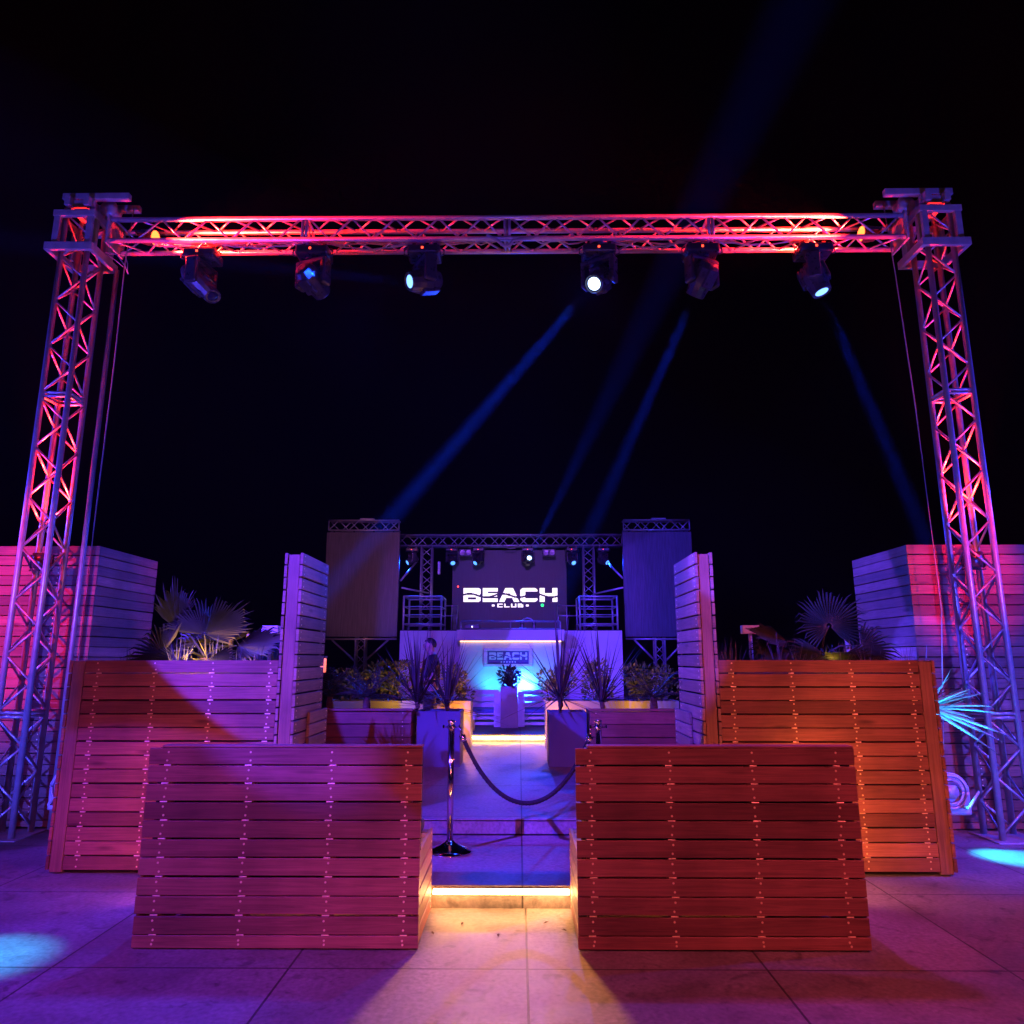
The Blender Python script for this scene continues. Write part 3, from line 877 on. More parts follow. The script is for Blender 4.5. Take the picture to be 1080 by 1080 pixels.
# stage body
sw = thing('stage', 'white walled stage platform at the end of the walkway', 'stage', (-.16, 16.4, .375))
for x0, x1 in ((-2.44, -1.19), (.86, 2.115)):
    a = MB(); n = 1
    xm = (x0 + x1) / 2
    a.cbox(x0, xm - .0025, 15.0, 15.08, .376, 2.12, .004); a.cbox(xm + .0025, x1, 15.0, 15.08, .376, 2.12, .004)
    a.build('wing_wall', M['white'], sw)
a = MB(); a.box(-2.44, 2.115, 15.082, 18.4, 2.06, 2.14); a.build('deck', M['liner'], sw)
a = MB(); a.box(-2.42, 2.095, 15.10, 18.3, .376, 2.058); a.build('understage', M['liner'], sw)
a = MB(); a.cbox(-1.18, .846, 14.62, 14.999, .376, 1.885, .006); a.build('booth_front', M['white'], sw)

dk = thing('booth_counter', 'white counter slab on top of the stage booth', 'counter', (-.165, 14.7, 1.89))
a = MB(); a.cbox(-1.225, .893, 14.36, 15.06, 1.905, 2.115, .008); a.build('counter_top', M['white'], dk)
a = MB(); a.box(-1.17, .84, 14.585, 14.615, 1.888, 1.903); a.build('under_light', M['led_desk'], dk)
a = MB()
for x in (-1.15, -.165, .82): a.tube((x, 14.45, 2.116), (x, 14.45, 2.275), .014, 8)
a.tube((-1.15, 14.45, 2.28), (.82, 14.45, 2.28), .016, 8)
a.tube((-1.15, 14.45, 2.14), (.82, 14.45, 2.14), .010, 8)
a.build('guard_rail', M['alu'], dk, True)

t = thing('mixer', 'black mixer with a white light on the left of the counter', 'mixer', (-.93, 14.6, 2.116))
a = MB(); a.cbox(-1.08, -.78, 14.5, 14.75, 2.118, 2.22, .01); a.build('body', M['black'], t)
a = MB(); a.lathe([(.001, 0), (.012, 0), (.001, .008)], 10, 0, Matrix.Translation((-.93, 14.499, 2.18)) @ Matrix.Rotation(R(90), 4, 'X')); a.build('indicator', mat('white_indicator', (1, 1, 1), .4, emit=(.9, .9, 1), estr=6), t)
t = thing('headphones', 'dark headphones lying on the counter right of the middle', 'headphones', (.2, 14.8, 2.116))
a = MB(); a.path([(.06, 14.75, 2.30), (.10, 14.76, 2.345), (.17, 14.78, 2.365), (.24, 14.78, 2.35), (.31, 14.78, 2.29)], .014); a.build('headband', M['plate'], t, True)
a = MB(); a.cbox(.03, .10, 14.70, 14.80, 2.117, 2.31, .02); a.cbox(.27, .345, 14.72, 14.82, 2.117, 2.30, .02); a.build('ear_cup', M['black'], t)

# letters as lit pixel runs on the LED wall
def wordmark(x0, x1, z0, z1, outline=False, res=(170, 24)):
    """BEACH in wide extended capitals with a wave sliced through; returns runs of (xa, xb, za, zb)"""
    adv = [(0.0, 1.0), (1.13, 2.0), (2.08, 3.23), (3.30, 4.30), (4.42, 5.45)]
    tot = 5.45

    def rr(u, v, w, h, r):   # rounded rect test
        if not (0 <= u <= w and 0 <= v <= h): return False
        cx = min(max(u, r), w - r); cy = min(max(v, r), h - r)
        return (u - cx) ** 2 + (v - cy) ** 2 <= r * r or (r <= u <= w - r) or (r <= v <= h - r)

    def glyph(i, u, v, w):
        s = .27
        if i == 0:
            if u < .2: a = 0 <= v <= 1
            else: a = rr(u, v, w, 1, .18)
            hole = (.27 < u < w - .25 and (.17 < v < .33))
            return a and not hole and not (u > w - .05 and abs(v - .5) < .08)
        if i == 1:
            return u < .27 or v < .26 or v > .74 or (abs(v - .5) < .13 and u < w * .95)
        if i == 2:
            c = w / 2; half = .22 + (1 - v) * .36
            inner = half - .30
            return abs(u - c) < half and not (abs(u - c) < inner and v < .30) and not (abs(u - c) < inner * .8 and .45 < v < .62)
        if i == 3:
            return rr(u, v, w, 1, .22) and not (u > .30 and .27 < v < .73)
        return u < .28 or u > w - .28 or abs(v - .5) < .14

    def wave(X): return .46 + .13 * math.sin(X * 2 * math.pi / 1.9 + .4)
    nx, nz = res; runs = []
    for j in range(nz):
        v = (j + .5) / nz; start = None
        for i in range(nx + 1):
            on = False
            if i < nx:
                X = (i + .5) / nx * tot
                for g_, (a_, b_) in enumerate(adv):
                    if a_ <= X <= b_ and glyph(g_, X - a_, v, b_ - a_): on = True
                if abs(v - wave(X)) < .072: on = False
            if on and start is None: start = i
            if not on and start is not None:
                runs.append((x0 + (x1 - x0) * start / nx, x0 + (x1 - x0) * i / nx, z0 + (z1 - z0) * j / nz, z0 + (z1 - z0) * (j + 1) / nz)); start = None
    return runs


SM = {'C': ['####', '#...', '#...', '####'], 'L': ['#...', '#...', '#...', '####'], 'U': ['#..#', '#..#', '#..#', '####'], 'B': ['###.', '####', '#..#', '####'],
      '.': ['....', '.##.', '.##.', '....']}


def small_word(txt, xc, z0, h, w, gap):
    out = []; tot = len(txt) * w + (len(txt) - 1) * gap; x = xc - tot / 2
    for ch in txt:
        for r, row in enumerate(SM[ch]):
            for c, k in enumerate(row):
                if k == '#': out.append((x + w * c / 4, x + w * (c + 1) / 4, z0 + h * (3 - r) / 4, z0 + h * (4 - r) / 4))
        x += w + gap
    return out


sc = thing('led_screen', 'dark LED screen behind the stage with lit words BEACH CLUB', 'LED screen', (-.22, 17.1, 2.14))
a = MB(); a.cbox(-1.57, 1.13, 17.0, 17.12, 2.145, 4.09, .006); a.build('screen_face', M['ledscreen'], sc)
a = MB()
for r_ in wordmark(-1.30, .905, 2.862, 3.185): a.box(r_[0], r_[1], 16.992, 16.999, r_[2], r_[3])
a.build('lettering', M['letters'], sc)
a = MB()
for r_ in small_word('.CLUB.', -.2, 2.735, .085, .125, .035): a.box(r_[0], r_[1], 16.992, 16.999, r_[2], r_[3])
a.build('small_lettering', M['letters'], sc)
t = thing('indicator_lamp', 'small green lamp at the foot of the letter H', 'lamp', (.55, 16.97, 2.74))
a = MB(); a.lathe([(.001, 0), (.032, 0), (.03, .015), (.001, .022)], 12, 0, Matrix.Translation((.55, 16.975, 2.78)) @ Matrix.Rotation(R(90), 4, 'X')); a.build('glow', M['green'], t)
a = MB(); a.lathe([(.001, 0), (.042, 0), (.042, .012), (.001, .012)], 12, 0, Matrix.Translation((.55, 16.99, 2.78)) @ Matrix.Rotation(R(90), 4, 'X')); a.build('rim', M['black'], t)
a = MB(); a.lathe([(.001, 0), (.018, 0), (.018, .012), (.001, .018)], 12, 0, Matrix.Translation((-1.43, 16.985, 3.22)) @ Matrix.Rotation(R(90), 4, 'X'))
tag(a.build('indicator_lamp', M['status'], None, False, (-1.43, 16.98, 3.22)), 'tiny red lamp left of the lit letter B', 'lamp')


def led_tower(x0, x1, label):
    y = 15.6; xc = (x0 + x1) / 2
    t = thing('led_side_panel', label, 'LED panel', (xc, y + .2, .376), 'tall LED panels beside the stage')
    a = MB(); a.cbox(x0, x1, y, y + .1, 2.01, 4.285, .006); a.build('panel_face', M['ledpanel'], t)
    flat_truss(t, x0 + .03, x1 - .03, y + .01, 4.325, 4.545, .21, .2, .02)
    a = MB()
    for k in range(4):
        xx = x0 + .15 + k * (x1 - x0 - .3) / 3
        a.tube((xx, y + .05, 4.27), (xx, y + .05, 4.33), .018, 8)
    a.build('hanging_clamp', M['blackmetal'], t)
    a = MB(); a.tube((x0 + .02, y + .1, 1.97), (x1 - .02, y + .1, 1.97), .022, 8); a.build('bottom_tube', M['alu'], t, True)
    a = MB(); a.tube((x0 + .2, y + .1, 1.95), (xc - .1, y + .15, 1.5), .022, 8); a.build('strut', M['alu'], t, True)
    a = MB(); a.tube((x1 - .2, y + .1, 1.95), (xc + .1, y + .15, 1.5), .022, 8); a.build('strut', M['alu'], t, True)
    a = MB()
    for dx in (-.1, .1):
        for yy in (y + .12, y + .32): a.tube((xc + dx, yy, .39), (xc + dx, yy, 4.32), .022, 8)
    for yy, ph in ((y + .12, 0), (y + .32, 1)): zigzag(a, (xc - .1, yy, .45), (xc - .1, yy, 4.3), (.2, 0, 0), 0, .2, .011, ph)
    a.build('mast', M['alu'], t, True)
    a = MB(); a.cbox(xc - .45, xc + .45, y - .2, y + .6, .376, .40, .005); a.build('foot_plate', M['plate'], t)
    a = MB(); a.tube((x0 + .02, y + .1, 1.25), (x1 - .02, y + .1, 1.25), .02, 8); a.build('cross_tube', M['alu'], t, True)
    a = MB(); a.cbox(xc - .1, xc + .22, y + .02, y + .14, 4.56, 4.60, .01); a.build('top_bracket', M['plate'], t)


led_tower(-4.215, -2.605, 'tall dark LED panel left of the stage, brownish purple')
led_tower(2.270, 3.775, 'tall dark LED panel right of the stage, deep blue')


def railing(x0, x1, y0, y1, label, extra):
    t = thing('stage_railing', label, 'railing', ((x0 + x1) / 2, (y0 + y1) / 2, 2.14), 'railings on the stage deck')
    for x, y in ((x0, y0), (x1, y0), (x0, y1), (x1, y1)):
        a = MB(); a.tube((x, y, 2.141), (x, y, 2.83), .021, 8); a.build('post', M['alu'], t, True)
    for z, r in ((2.83, .021), (2.62, .012), (2.45, .012), (2.26, .018)):
        a = MB(); a.tube((x0, y0, z), (x1, y0, z), r, 8); a.tube((x0, y0, z), (x0, y1, z), r, 8); a.tube((x1, y0, z), (x1, y1, z), r, 8); a.tube((x0, y1, z), (x1, y1, z), r, 8)
        a.build('rail', M['alu'], t, True)
    a = MB()
    xa, xb = extra
    for z in (2.70, 2.48): a.tube((xa, y1 + .1, z), (xb, y1 + .1, z), .014, 8)
    a.tube((xb, y1 + .1, 2.141), (xb, y1 + .1, 2.71), .016, 8); a.tube(((xa + xb) / 2, y1 + .1, 2.141), ((xa + xb) / 2, y1 + .1, 2.71), .012, 8)
    a.build('side_rail', M['alu'], t, True)


railing(-2.40, -1.615, 15.12, 15.9, 'tubular railing cage on the left corner of the stage', (-1.6, -1.36))
railing(1.27, 2.045, 15.12, 15.9, 'tubular railing cage on the right corner of the stage', (1.25, .86))

sg = thing('booth_sign', 'blue BEACH sign in a pale frame on the booth front', 'sign', (-.21, 14.6, 1.4))
a = MB()
X0, X1, Z0, Z1 = -.70, .275, 1.395, 1.765
a.cbox(X0, X1, 14.565, 14.618, Z1 - .06, Z1, .006); a.cbox(X0, X1, 14.565, 14.618, Z0, Z0 + .06, .006)
a.cbox(X0, X0 + .08, 14.567, 14.618, Z0 + .061, Z1 - .061, .006); a.cbox(X1 - .08, X1, 14.567, 14.618, Z0 + .061, Z1 - .061, .006)
a.build('frame', M['plate'], sg)
a = MB(); a.cbox(X0 + .081, X1 - .081, 14.59, 14.612, Z0 + .062, Z1 - .062, .004); a.build('sign_face', M['signblue'], sg)
a = MB()
for r_ in wordmark(X0 + .11, X1 - .11, Z0 + .14, Z1 - .085, res=(120, 18)): a.box(r_[0], r_[1], 14.585, 14.5895, r_[2], r_[3])
for k in range(6): a.box(-.36 + k * .055, -.335 + k * .055, 14.585, 14.5895, Z0 + .085, Z0 + .11)
a.build('lettering', M['signletter'], sg)

# centre pot with plant and white seats
def blades(mb, base, n, length, spread, width, seed, droop=.5, zmin=.1, m=0, segs=5):
    rnd = random.Random(seed); base = Vector(base)
    for k in range(n):
        az = rnd.uniform(0, 2 * math.pi); el = rnd.uniform(zmin, 1)
        L = length * rnd.uniform(.65, 1.05)
        out = Vector((math.cos(az), math.sin(az), 0))
        th = (1 - el) * spread
        d = (out * math.sin(th) + Vector((0, 0, 1)) * math.cos(th)).normalized()
        side = d.cross(out)
        if side.length < .05: side = Vector((-math.sin(az), math.cos(az), 0))
        side.normalize()
        p = base + out * .015 + Vector((0, 0, rnd.uniform(-.06, .06)))
        vs = []; w0 = width * rnd.uniform(.7, 1.2)
        dd = d.copy()
        for i in range(segs + 1):
            t = i / segs
            w = w0 * (1 - t) ** .7 * (.7 + .6 * t if t < .4 else .94)
            nrm = dd.cross(side)
            vs += [p - side * w, p + nrm * w * .35, p + side * w]
            dd = (dd + Vector((0, 0, -1)) * droop * t * (1 - abs(dd.z) * .4) / segs).normalized()
            p = p + dd * L / segs
        fs = []
        for i in range(segs):
            a0 = i * 3
            fs += [(a0, a0 + 1, a0 + 4, a0 + 3), (a0 + 1, a0 + 2, a0 + 5, a0 + 4)]
        mb.add(vs, fs, m)


def leaves(mb, c, rad, n, size, seed, m=0):
    rnd = random.Random(seed); c = Vector(c)
    lob = [(Vector((rnd.uniform(-.6, .6), rnd.uniform(-.6, .6), rnd.uniform(-.5, .6))), rnd.uniform(.35, .6)) for _ in range(9)]
    for k in range(n):
        o, r = lob[k % len(lob)]
        d = Vector((rnd.gauss(0, 1), rnd.gauss(0, 1), rnd.gauss(0, 1))).normalized()
        q = o + d * r * rnd.uniform(.5, 1) ** .5
        p = c + Vector((q.x * rad[0], q.y * rad[1], q.z * rad[2]))
        ax = (d + Vector((rnd.uniform(-.6, .6), rnd.uniform(-.6, .6), rnd.uniform(-.2, .9)))).normalized()
        sd = ax.cross(Vector((rnd.uniform(-1, 1), rnd.uniform(-1, 1), rnd.uniform(-1, 1))))
        if sd.length < .05: continue
        sd.normalize(); s = size * rnd.uniform(.6, 1.3)
        mb.add([p, p + ax * s * .5 + sd * s * .2, p + ax * s, p + ax * s * .5 - sd * s * .2], [(0, 1, 2, 3)], m)


t = thing('column_planter', 'tall square column planter standing between the white seats', 'planter', (-.172, 13.1, .376))
a = MB(); a.cbox(-.322, -.022, 13.0, 13.3, .376, 1.075, .008); a.build('pot_body', mat('mauve_planter', (.40, .30, .30), .55, var=.08, scale=5), t)
a = MB(); a.box(-.30, -.044, 13.022, 13.278, 1.076, 1.079); a.build('soil', M['soil'], t)
t = thing('bushy_plant', 'small dark bushy plant in the column planter under the sign', 'plant', (-.172, 13.15, 1.08))
a = MB(); blades(a, (-.172, 13.15, 1.07), 90, .34, 1.35, .016, 5, .35); leaves(a, (-.172, 13.15, 1.24), (.22, .2, .17), 260, .09, 3); a.build('foliage', M['leaf_shade'], t)
a = MB(); a.tube((-.172, 13.15, 1.079), (-.172, 13.15, 1.2), .02, 8); a.build('stem', M['bark'], t)


def pallet_seat(x0, x1, inner, label):
    t = thing('white_pallet_seat', label, 'seat', ((x0 + x1) / 2, 13.3, .376), 'white slatted seats below the stage booth')
    a = MB()
    for k in range(3):
        z = .66 + k * .115 + .0
        a.slat('x', x0, x1, 14.0, 14.03, z, z + .09)
    a.build('backrest', M['whitewood'], t)
    a = MB()
    for k in range(6): a.slat('x', x0, x1, 13.30 + k * .115, 13.30 + k * .115 + .095, .58, .605)
    a.build('seat', M['whitewood'], t)
    a = MB(); a.cbox(x0 + .03, x1 - .03, 13.32, 13.96, .606, .67, .02); a.build('cushion', mat('blue_cushion', (.10, .16, .35), .8), t)
    a = MB()
    for z in (.40, .50): a.slat('x', x0, x1, 13.27, 13.295, z, z + .05)
    a.build('front_board', M['whitewood'], t)
    xi = x1 if inner > 0 else x0
    for xx in (x0, x1):
        a = MB(); a.cbox(xx - .06, xx + .06, 13.22, 13.266, .376, .98 if xx == xi else .74, .004); a.build('post', M['whitewood'], t)
    xo = x0 if inner > 0 else x1
    a = MB()
    xa, xb = (x0 - .02, x0 + .42) if inner > 0 else (x1 - .30, x1 + .14)
    for z in (.40, .50, .62): a.slat('x', xa, xb, 12.52, 12.55, z, z + .055)
    for xx in (xa, xb - .07): a.box(xx, xx + .07, 12.551, 12.60, .376, .675)
    a.build('foot_stool', M['whitewood'], t)


pallet_seat(-1.16, -.385, 1, 'white slatted seat left of the column planter')
pallet_seat(.04, .86, -1, 'white slatted seat right of the column planter')
for ux in (-.54, .20):
    spot('uplight', (ux, 14.25, .98), (ux + .05, 14.62, 1.22), 20, (0.02, .5, 1.0), 130, .9, .06)

# ------------------------------------------------------------------ walkway planters
def crate_planter(x0, x1, y0, y1, h, edge, label):
    t = thing('low_slatted_planter', label, 'planter', ((x0 + x1) / 2, (y0 + y1) / 2, .26), 'low slatted planters beside the walkway')
    a = MB(); slat_panel(a, 'x', x0, x1, y0, -1, .27, h - .03, .155, .008, cols=(x0 + .07, x1 - .10), clip=False); a.build('front_panel', [M['wood'], M['brass']], t)
    a = MB(); a.slat('x', x0 - .02, x1 + .02, y0 - .03, y0 + .06, h - .026, h); a.build('cap_rail', M['wood'], t)
    for xe, sg_ in ((x0, -1), (x1, 1)):
        a = MB(); slat_panel(a, 'y', y0 + .0225, y1, xe, sg_, .27, h - .03, .155, .008, clip=False); a.build('end_panel', [M['wood'], M['brass']], t)
    a = MB(); a.box(x0 + .03, x1 - .03, y0 + .03, y1 - .03, .262, h - .15); a.build('liner', M['liner'], t)
    a = MB(); a.box(x0 + .031, x1 - .031, y0 + .031, y1 - .031, h - .149, h - .08); a.build('soil', M['soil'], t)


crate_planter(-2.47, -1.315, 9.1, 9.75, .955, 1, 'low slatted planter with a blue lit half, left of the walkway')
crate_planter(.862, 2.03, 9.1, 9.75, .955, -1, 'low slatted planter, dull violet, right of the walkway')


def square_pot(x0, x1, y0, y1, z0, h, label, group='square pale planters along the walkway', name='square_planter'):
    t = thing(name, label, 'planter', ((x0 + x1) / 2, (y0 + y1) / 2, z0), group)
    a = MB()
    a.cbox(x0, x1, y0, y0 + .03, z0 + .001, h, .005); a.cbox(x0, x1, y1 - .03, y1, z0 + .001, h, .005)
    a.cbox(x0, x0 + .03, y0 + .031, y1 - .031, z0 + .001, h - .001, .005); a.cbox(x1 - .03, x1, y0 + .031, y1 - .031, z0 + .001, h - .001, .005)
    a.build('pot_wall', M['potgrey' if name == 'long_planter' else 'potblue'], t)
    a = MB(); a.box(x0 + .032, x1 - .032, y0 + .032, y1 - .032, z0 + .1, h - .05); a.build('soil', M['soil'], t)


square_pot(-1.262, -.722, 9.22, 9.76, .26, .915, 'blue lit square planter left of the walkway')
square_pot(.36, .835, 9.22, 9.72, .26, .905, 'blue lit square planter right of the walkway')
square_pot(-2.86, -.712, 11.0, 11.5, .26, .945, 'long planter glowing orange at its aisle end, left of the far step', 'long pale planters beside the far step', 'long_planter')
square_pot(.392, 2.36, 11.0, 11.5, .26, .945, 'long planter lit orange along its top, right of the far step', 'long pale planters beside the far step', 'long_planter')
point('garden_light', (-.86, 10.66, .72), 26, (1, .28, .03), .05)
point('garden_light', (.56, 10.66, .72), 24, (1, .28, .03), .05)
point('garden_light', (1.7, 10.72, .88), 6, (1, .38, .05), .05)
point('garden_light', (-1.85, 10.72, .95), 4, (1, .48, .08), .05)

# ------------------------------------------------------------------ plants
def spiky(x, y, z, trunk, n, L, label, seed, spread=1.25, w=.019, group='spiky dracaenas in the walkway planters'):
    t = thing('spiky_dracaena', label, 'plant', (x, y, z), group)
    a = MB(); a.path([(x, y, z - .02), (x + .01, y, z + trunk * .5), (x, y, z + trunk)], .03, 8, rad=[.04, .032, .028]); a.build('trunk', M['bark'], t, True)
    a = MB(); blades(a, (x, y, z + trunk), n, L, spread, w, seed, .28, .0); a.build('foliage', M['leaf_dark'], t)


spiky(-1.30, 9.5, .87, .16, 52, 1.0, 'dark spiky dracaena left of the standing person', 1, 1.6)
spiky(-.92, 9.5, .86, .12, 52, .95, 'dark spiky dracaena in front of the standing person', 2, 1.8)
spiky(.52, 9.46, .85, .24, 60, 1.05, 'large spiky dracaena in the blue square planter on the right', 3, 1.9)
spiky(1.05, 9.45, .88, .14, 52, 1.0, 'slim spiky dracaena at the aisle end of the right slatted planter', 4, 1.7)


def shrub(x, y, z, rad, n, label, seed, m='leaf_bush', size=.07, group='bushes in the walkway planters', name='leafy_bush'):
    t = thing(name, label, 'bush', (x, y, z), group)
    a = MB()
    rnd = random.Random(seed)
    for k in range(7):
        az = rnd.uniform(0, 6.28); a.tube((x + math.cos(az) * rad[0] * .2, y, z - .02), (x + math.cos(az) * rad[0] * .5, y + math.sin(az) * rad[1] * .5, z + rad[2] * rnd.uniform(.6, 1.1)), .006, 5, 0, .002)
    a.build('stem', M['bark'], t)
    a = MB(); leaves(a, (x, y, z + rad[2] * .8), rad, n, size, seed); a.build('foliage', M[m], t)


shrub(-.93, 11.25, .9, (.26, .22, .30), 900, 'yellow green bush at the aisle end of the left long planter', 21)
shrub(-1.95, 11.25, .9, (.50, .22, .34), 1300, 'wide yellow green bush behind the low palm, left of the walkway', 22)
shrub(-2.62, 11.2, .9, (.28, .22, .26), 600, 'dim bush at the outer end of the left long planter', 27)
shrub(.58, 11.25, .9, (.28, .22, .32), 900, 'yellow green bush at the aisle end of the right long planter', 23)
shrub(1.20, 11.25, .9, (.26, .22, .34), 800, 'yellow green bush between the two right dracaenas', 24)
shrub(2.0, 11.25, .9, (.46, .22, .34), 1300, 'wide yellow green bush behind the low palm, right of the walkway', 25)


def low_palm(x, y, z, label, seed):
    t = thing('low_palm', label, 'palm', (x, y, z), 'low dark palms in the slatted planters')
    a = MB(); a.path([(x, y, z - .03), (x, y, z + .1), (x, y, z + .2)], .05, 8, rad=[.05, .05, .035]); a.build('trunk', M['bark'], t, True)
    rnd = random.Random(seed)
    for k in range(13):
        az = k * 2.4 + rnd.uniform(-.2, .2); el = rnd.uniform(.15, 1.1)
        d = Vector((math.cos(az) * math.cos(el), math.sin(az) * math.cos(el) * .7, math.sin(el)))
        p = Vector((x, y, z + .2)); pts = []
        for i in range(8):
            pts.append(p.copy()); p = p + d * .065; d = (d + Vector((0, 0, -.10))).normalized()
        a = MB(); a.path(pts, .005, 5)
        for i in range(1, 8):
            ax = (pts[i] - pts[i - 1]).normalized(); sd = ax.cross(Vector((0, 0, 1))).normalized()
            for s_ in (-1, 1):
                for h_ in (0, .5):
                    b0 = pts[i - 1].lerp(pts[i], h_)
                    tip = b0 + (sd * s_ * .8 + ax * .7 + Vector((0, 0, -.25))) * .16 * (1.1 - i / 11)
                    m_ = b0.lerp(tip, .5); wv = ax * .009
                    a.add([b0 - wv * .4, m_ - wv, tip, m_ + wv], [(0, 1, 2, 3)])
        a.build('frond', M['leaf_shade'], t)


low_palm(-1.93, 9.42, .88, 'low dark palm in the left slatted planter', 31)
low_palm(1.70, 9.42, .88, 'low dark palm in the right slatted planter', 32)
low_palm(-2.40, 9.42, .88, 'smaller dark palm beside the left fin wall', 33)


def fan(a, c, axis, up, Rr, n=34, spread=300, cone=.25, seed=0, r0=.02):
    """pleated fan leaf: centre c, outward normal axis, mid direction up"""
    rnd = random.Random(seed)
    axis = Vector(axis).normalized(); up = (Vector(up) - axis * Vector(up).dot(axis)).normalized(); sd = up.cross(axis)
    c = Vector(c); st_ = R(spread) / n
    for k in range(n):
        th = -R(spread) / 2 + (k + .5) * st_
        Lk = Rr * (1 - .22 * (abs(th) / (R(spread) / 2)) ** 2) * rnd.uniform(.80, 1.05)
        def pt(r, t, off=0): return c + (up * math.cos(t) + sd * math.sin(t)) * r + axis * (off + cone * r * r / Rr)
        h = st_ * .5
        droop = axis * 0 + Vector((0, 0, -1)) * Lk * rnd.choice((.02, .05, .08, .16, .24)) + sd * Lk * rnd.uniform(-.03, .03)
        vs = [pt(r0, th - h), pt(r0, th), pt(r0, th + h),
              pt(Lk * .55, th - h, -.012), pt(Lk * .55, th, .012), pt(Lk * .55, th + h, -.012),
              pt(Lk * .8, th - h * .42, -.004), pt(Lk * .8, th, .008), pt(Lk * .8, th + h * .42, -.004),
              pt(Lk, th) + droop]
        a.add(vs, [(0, 1, 4, 3), (1, 2, 5, 4), (3, 4, 7, 6), (4, 5, 8, 7), (6, 7, 9), (7, 8, 9)])


def fan_palm(x, y, z, leaves_, label, trunk=.12):
    t = thing('fan_palm', label, 'palm', (x, y, z), 'fan palms in the tall planters')
    a = MB()
    a.path([(x, y, z - .04), (x, y, z + trunk * .5), (x, y, z + trunk)], .06, 10, rad=[.075, .065, .05])
    a.build('trunk', M['bark'], t, True)
    for i, (c, ax, up, r_, n, spd) in enumerate(leaves_):
        a = MB()
        b = Vector((x, y, z + trunk)); c = Vector(c)
        mid = b.lerp(c, .5) + Vector((0, 0, .05))
        a.path([b, mid, c], .008, 6, rad=[.012, .009, .006])
        fan(a, c, ax, up, r_, n, spd, .22, i)
        a.build('frond', M['leaf_palm'], t)


px, py, pz = -2.70, 6.32, 1.44
fan_palm(px, py, pz, [
    ((px - .02, 6.30, 1.76), (.1, -.72, .7), (.25, .1, 1), .46, 46, 210),
    ((px - .28, 6.35, 1.80), (.8, -.5, .2), (-.35, 0, 1), .46, 26, 90),
    ((px - .33, 6.22, 1.60), (-.3, -.9, .5), (-1, -.1, .1), .36, 30, 240),
    ((px + .28, 6.28, 1.66), (.1, -.5, .9), (1, -.1, .25), .46, 26, 150),
    ((px + .10, 6.12, 1.55), (.2, -.8, .7), (.4, -.5, -.4), .32, 26, 220),
    ((px - .14, 6.10, 1.55), (-.2, -.8, .6), (-.4, -.5, -.4), .30, 26, 220),
    ((px + .02, 6.5, 1.70), (.0, -.4, .9), (-.5, .5, .7), .40, 28, 220),
], 'broad fan palm in the left tall planter, purple with yellow heart')
px = 2.58
fan_palm(px, py, pz, [
    ((px + .08, 6.28, 1.83), (-.1, -.98, .15), (-.05, 0, 1), .35, 42, 290),
    ((px - .30, 6.25, 1.70), (.1, -.45, .9), (-1, -.1, .30), .36, 26, 140),
    ((px - .28, 6.2, 1.60), (.0, -.6, .8), (-1, -.2, .05), .40, 28, 120),
    ((px + .30, 6.2, 1.66), (.25, -.9, .4), (.6, 0, -.5), .34, 30, 230),
    ((px - .06, 6.1, 1.60), (-.1, -.9, .5), (-.3, -.4, -.6), .34, 28, 220),
    ((px + .10, 6.1, 1.58), (.1, -.9, .5), (.2, -.4, -.6), .30, 28, 220),
], 'blue lit fan palm with one upright round leaf in the right tall planter')
point('garden_light', (-2.68, 6.05, 1.60), 11, (1, .42, .05), .03)
point('garden_light', (2.56, 6.04, 1.56), 1.0, (1, .5, .08), .03)

# low grass in the tall planters
for x0, x1, lb, sd in ((-3.42, -1.95, 'low grey grass growing along the left tall planter', 51), (1.62, 3.12, 'low grey grass growing along the right tall planter', 52)):
    rnd = random.Random(sd); a = MB()
    for k in range(46): blades(a, (rnd.uniform(x0, x1), rnd.uniform(5.85, 6.75), 1.43), 9, rnd.uniform(.16, .34), .7, .004, rnd.random(), .35)
    o = a.build('ornamental_grass', M['grass'], None, False, ((x0 + x1) / 2, 6.3, 1.44)); tag(o, lb, 'grass'); struct(o, 'stuff')


def path_lamp(x, y, label):
    t = thing('garden_lamp', label, 'lamp post', (x, y, 1.44), 'T shaped garden lamps in the tall planters')
    a = MB(); a.tube((x, y, 1.40), (x, y, 1.77), .017, 10); a.build('stem', M['whitewood'], t, True)
    a = MB(); a.cbox(x - .075, x + .075, y - .04, y + .04, 1.77, 1.845, .006); a.build('lamp_head', M['whitewood'], t)


path_lamp(-2.245, 6.6, 'T shaped lamp post beside the left fin wall')
path_lamp(2.065, 6.55, 'T shaped lamp post left of the right fan palm')
for i, (x, y, dz, lean, lb) in enumerate(((-2.57, 6.5, .34, .01, 'tallest pale timber stake right of the left palm'), (-2.42, 6.45, .33, .035, 'leaning pale timber stake right of the left palm'), (-2.33, 6.5, .25, 0, 'short pale timber stake beside the left T lamp'), (2.83, 6.3, .28, -.02, 'orange lit timber stake at the right fan palm'))):
    a = MB(); a.tube((x, y, 1.42), (x + lean, y, 1.44 + dz), .021, 8); tag(a.build('timber_stake', M['stake'], None, False, (x, y, 1.42)), lb, 'stake', 'timber stakes supporting the palms')

spot('added_planter_glow', (1.74, 5.02, .34), (2.75, 5.69, .55), 75, (1.0, 0.26, 0.07), 120, .8, .05)  # unseen spot added behind the bench to put an orange glow on the planter
spot('added_planter_glow', (-1.98, 5.02, .34), (-2.9, 5.69, .45), 40, (1.0, 0.12, 0.20), 120, .8, .05)  # unseen spot added likewise on the left, for a pink glow
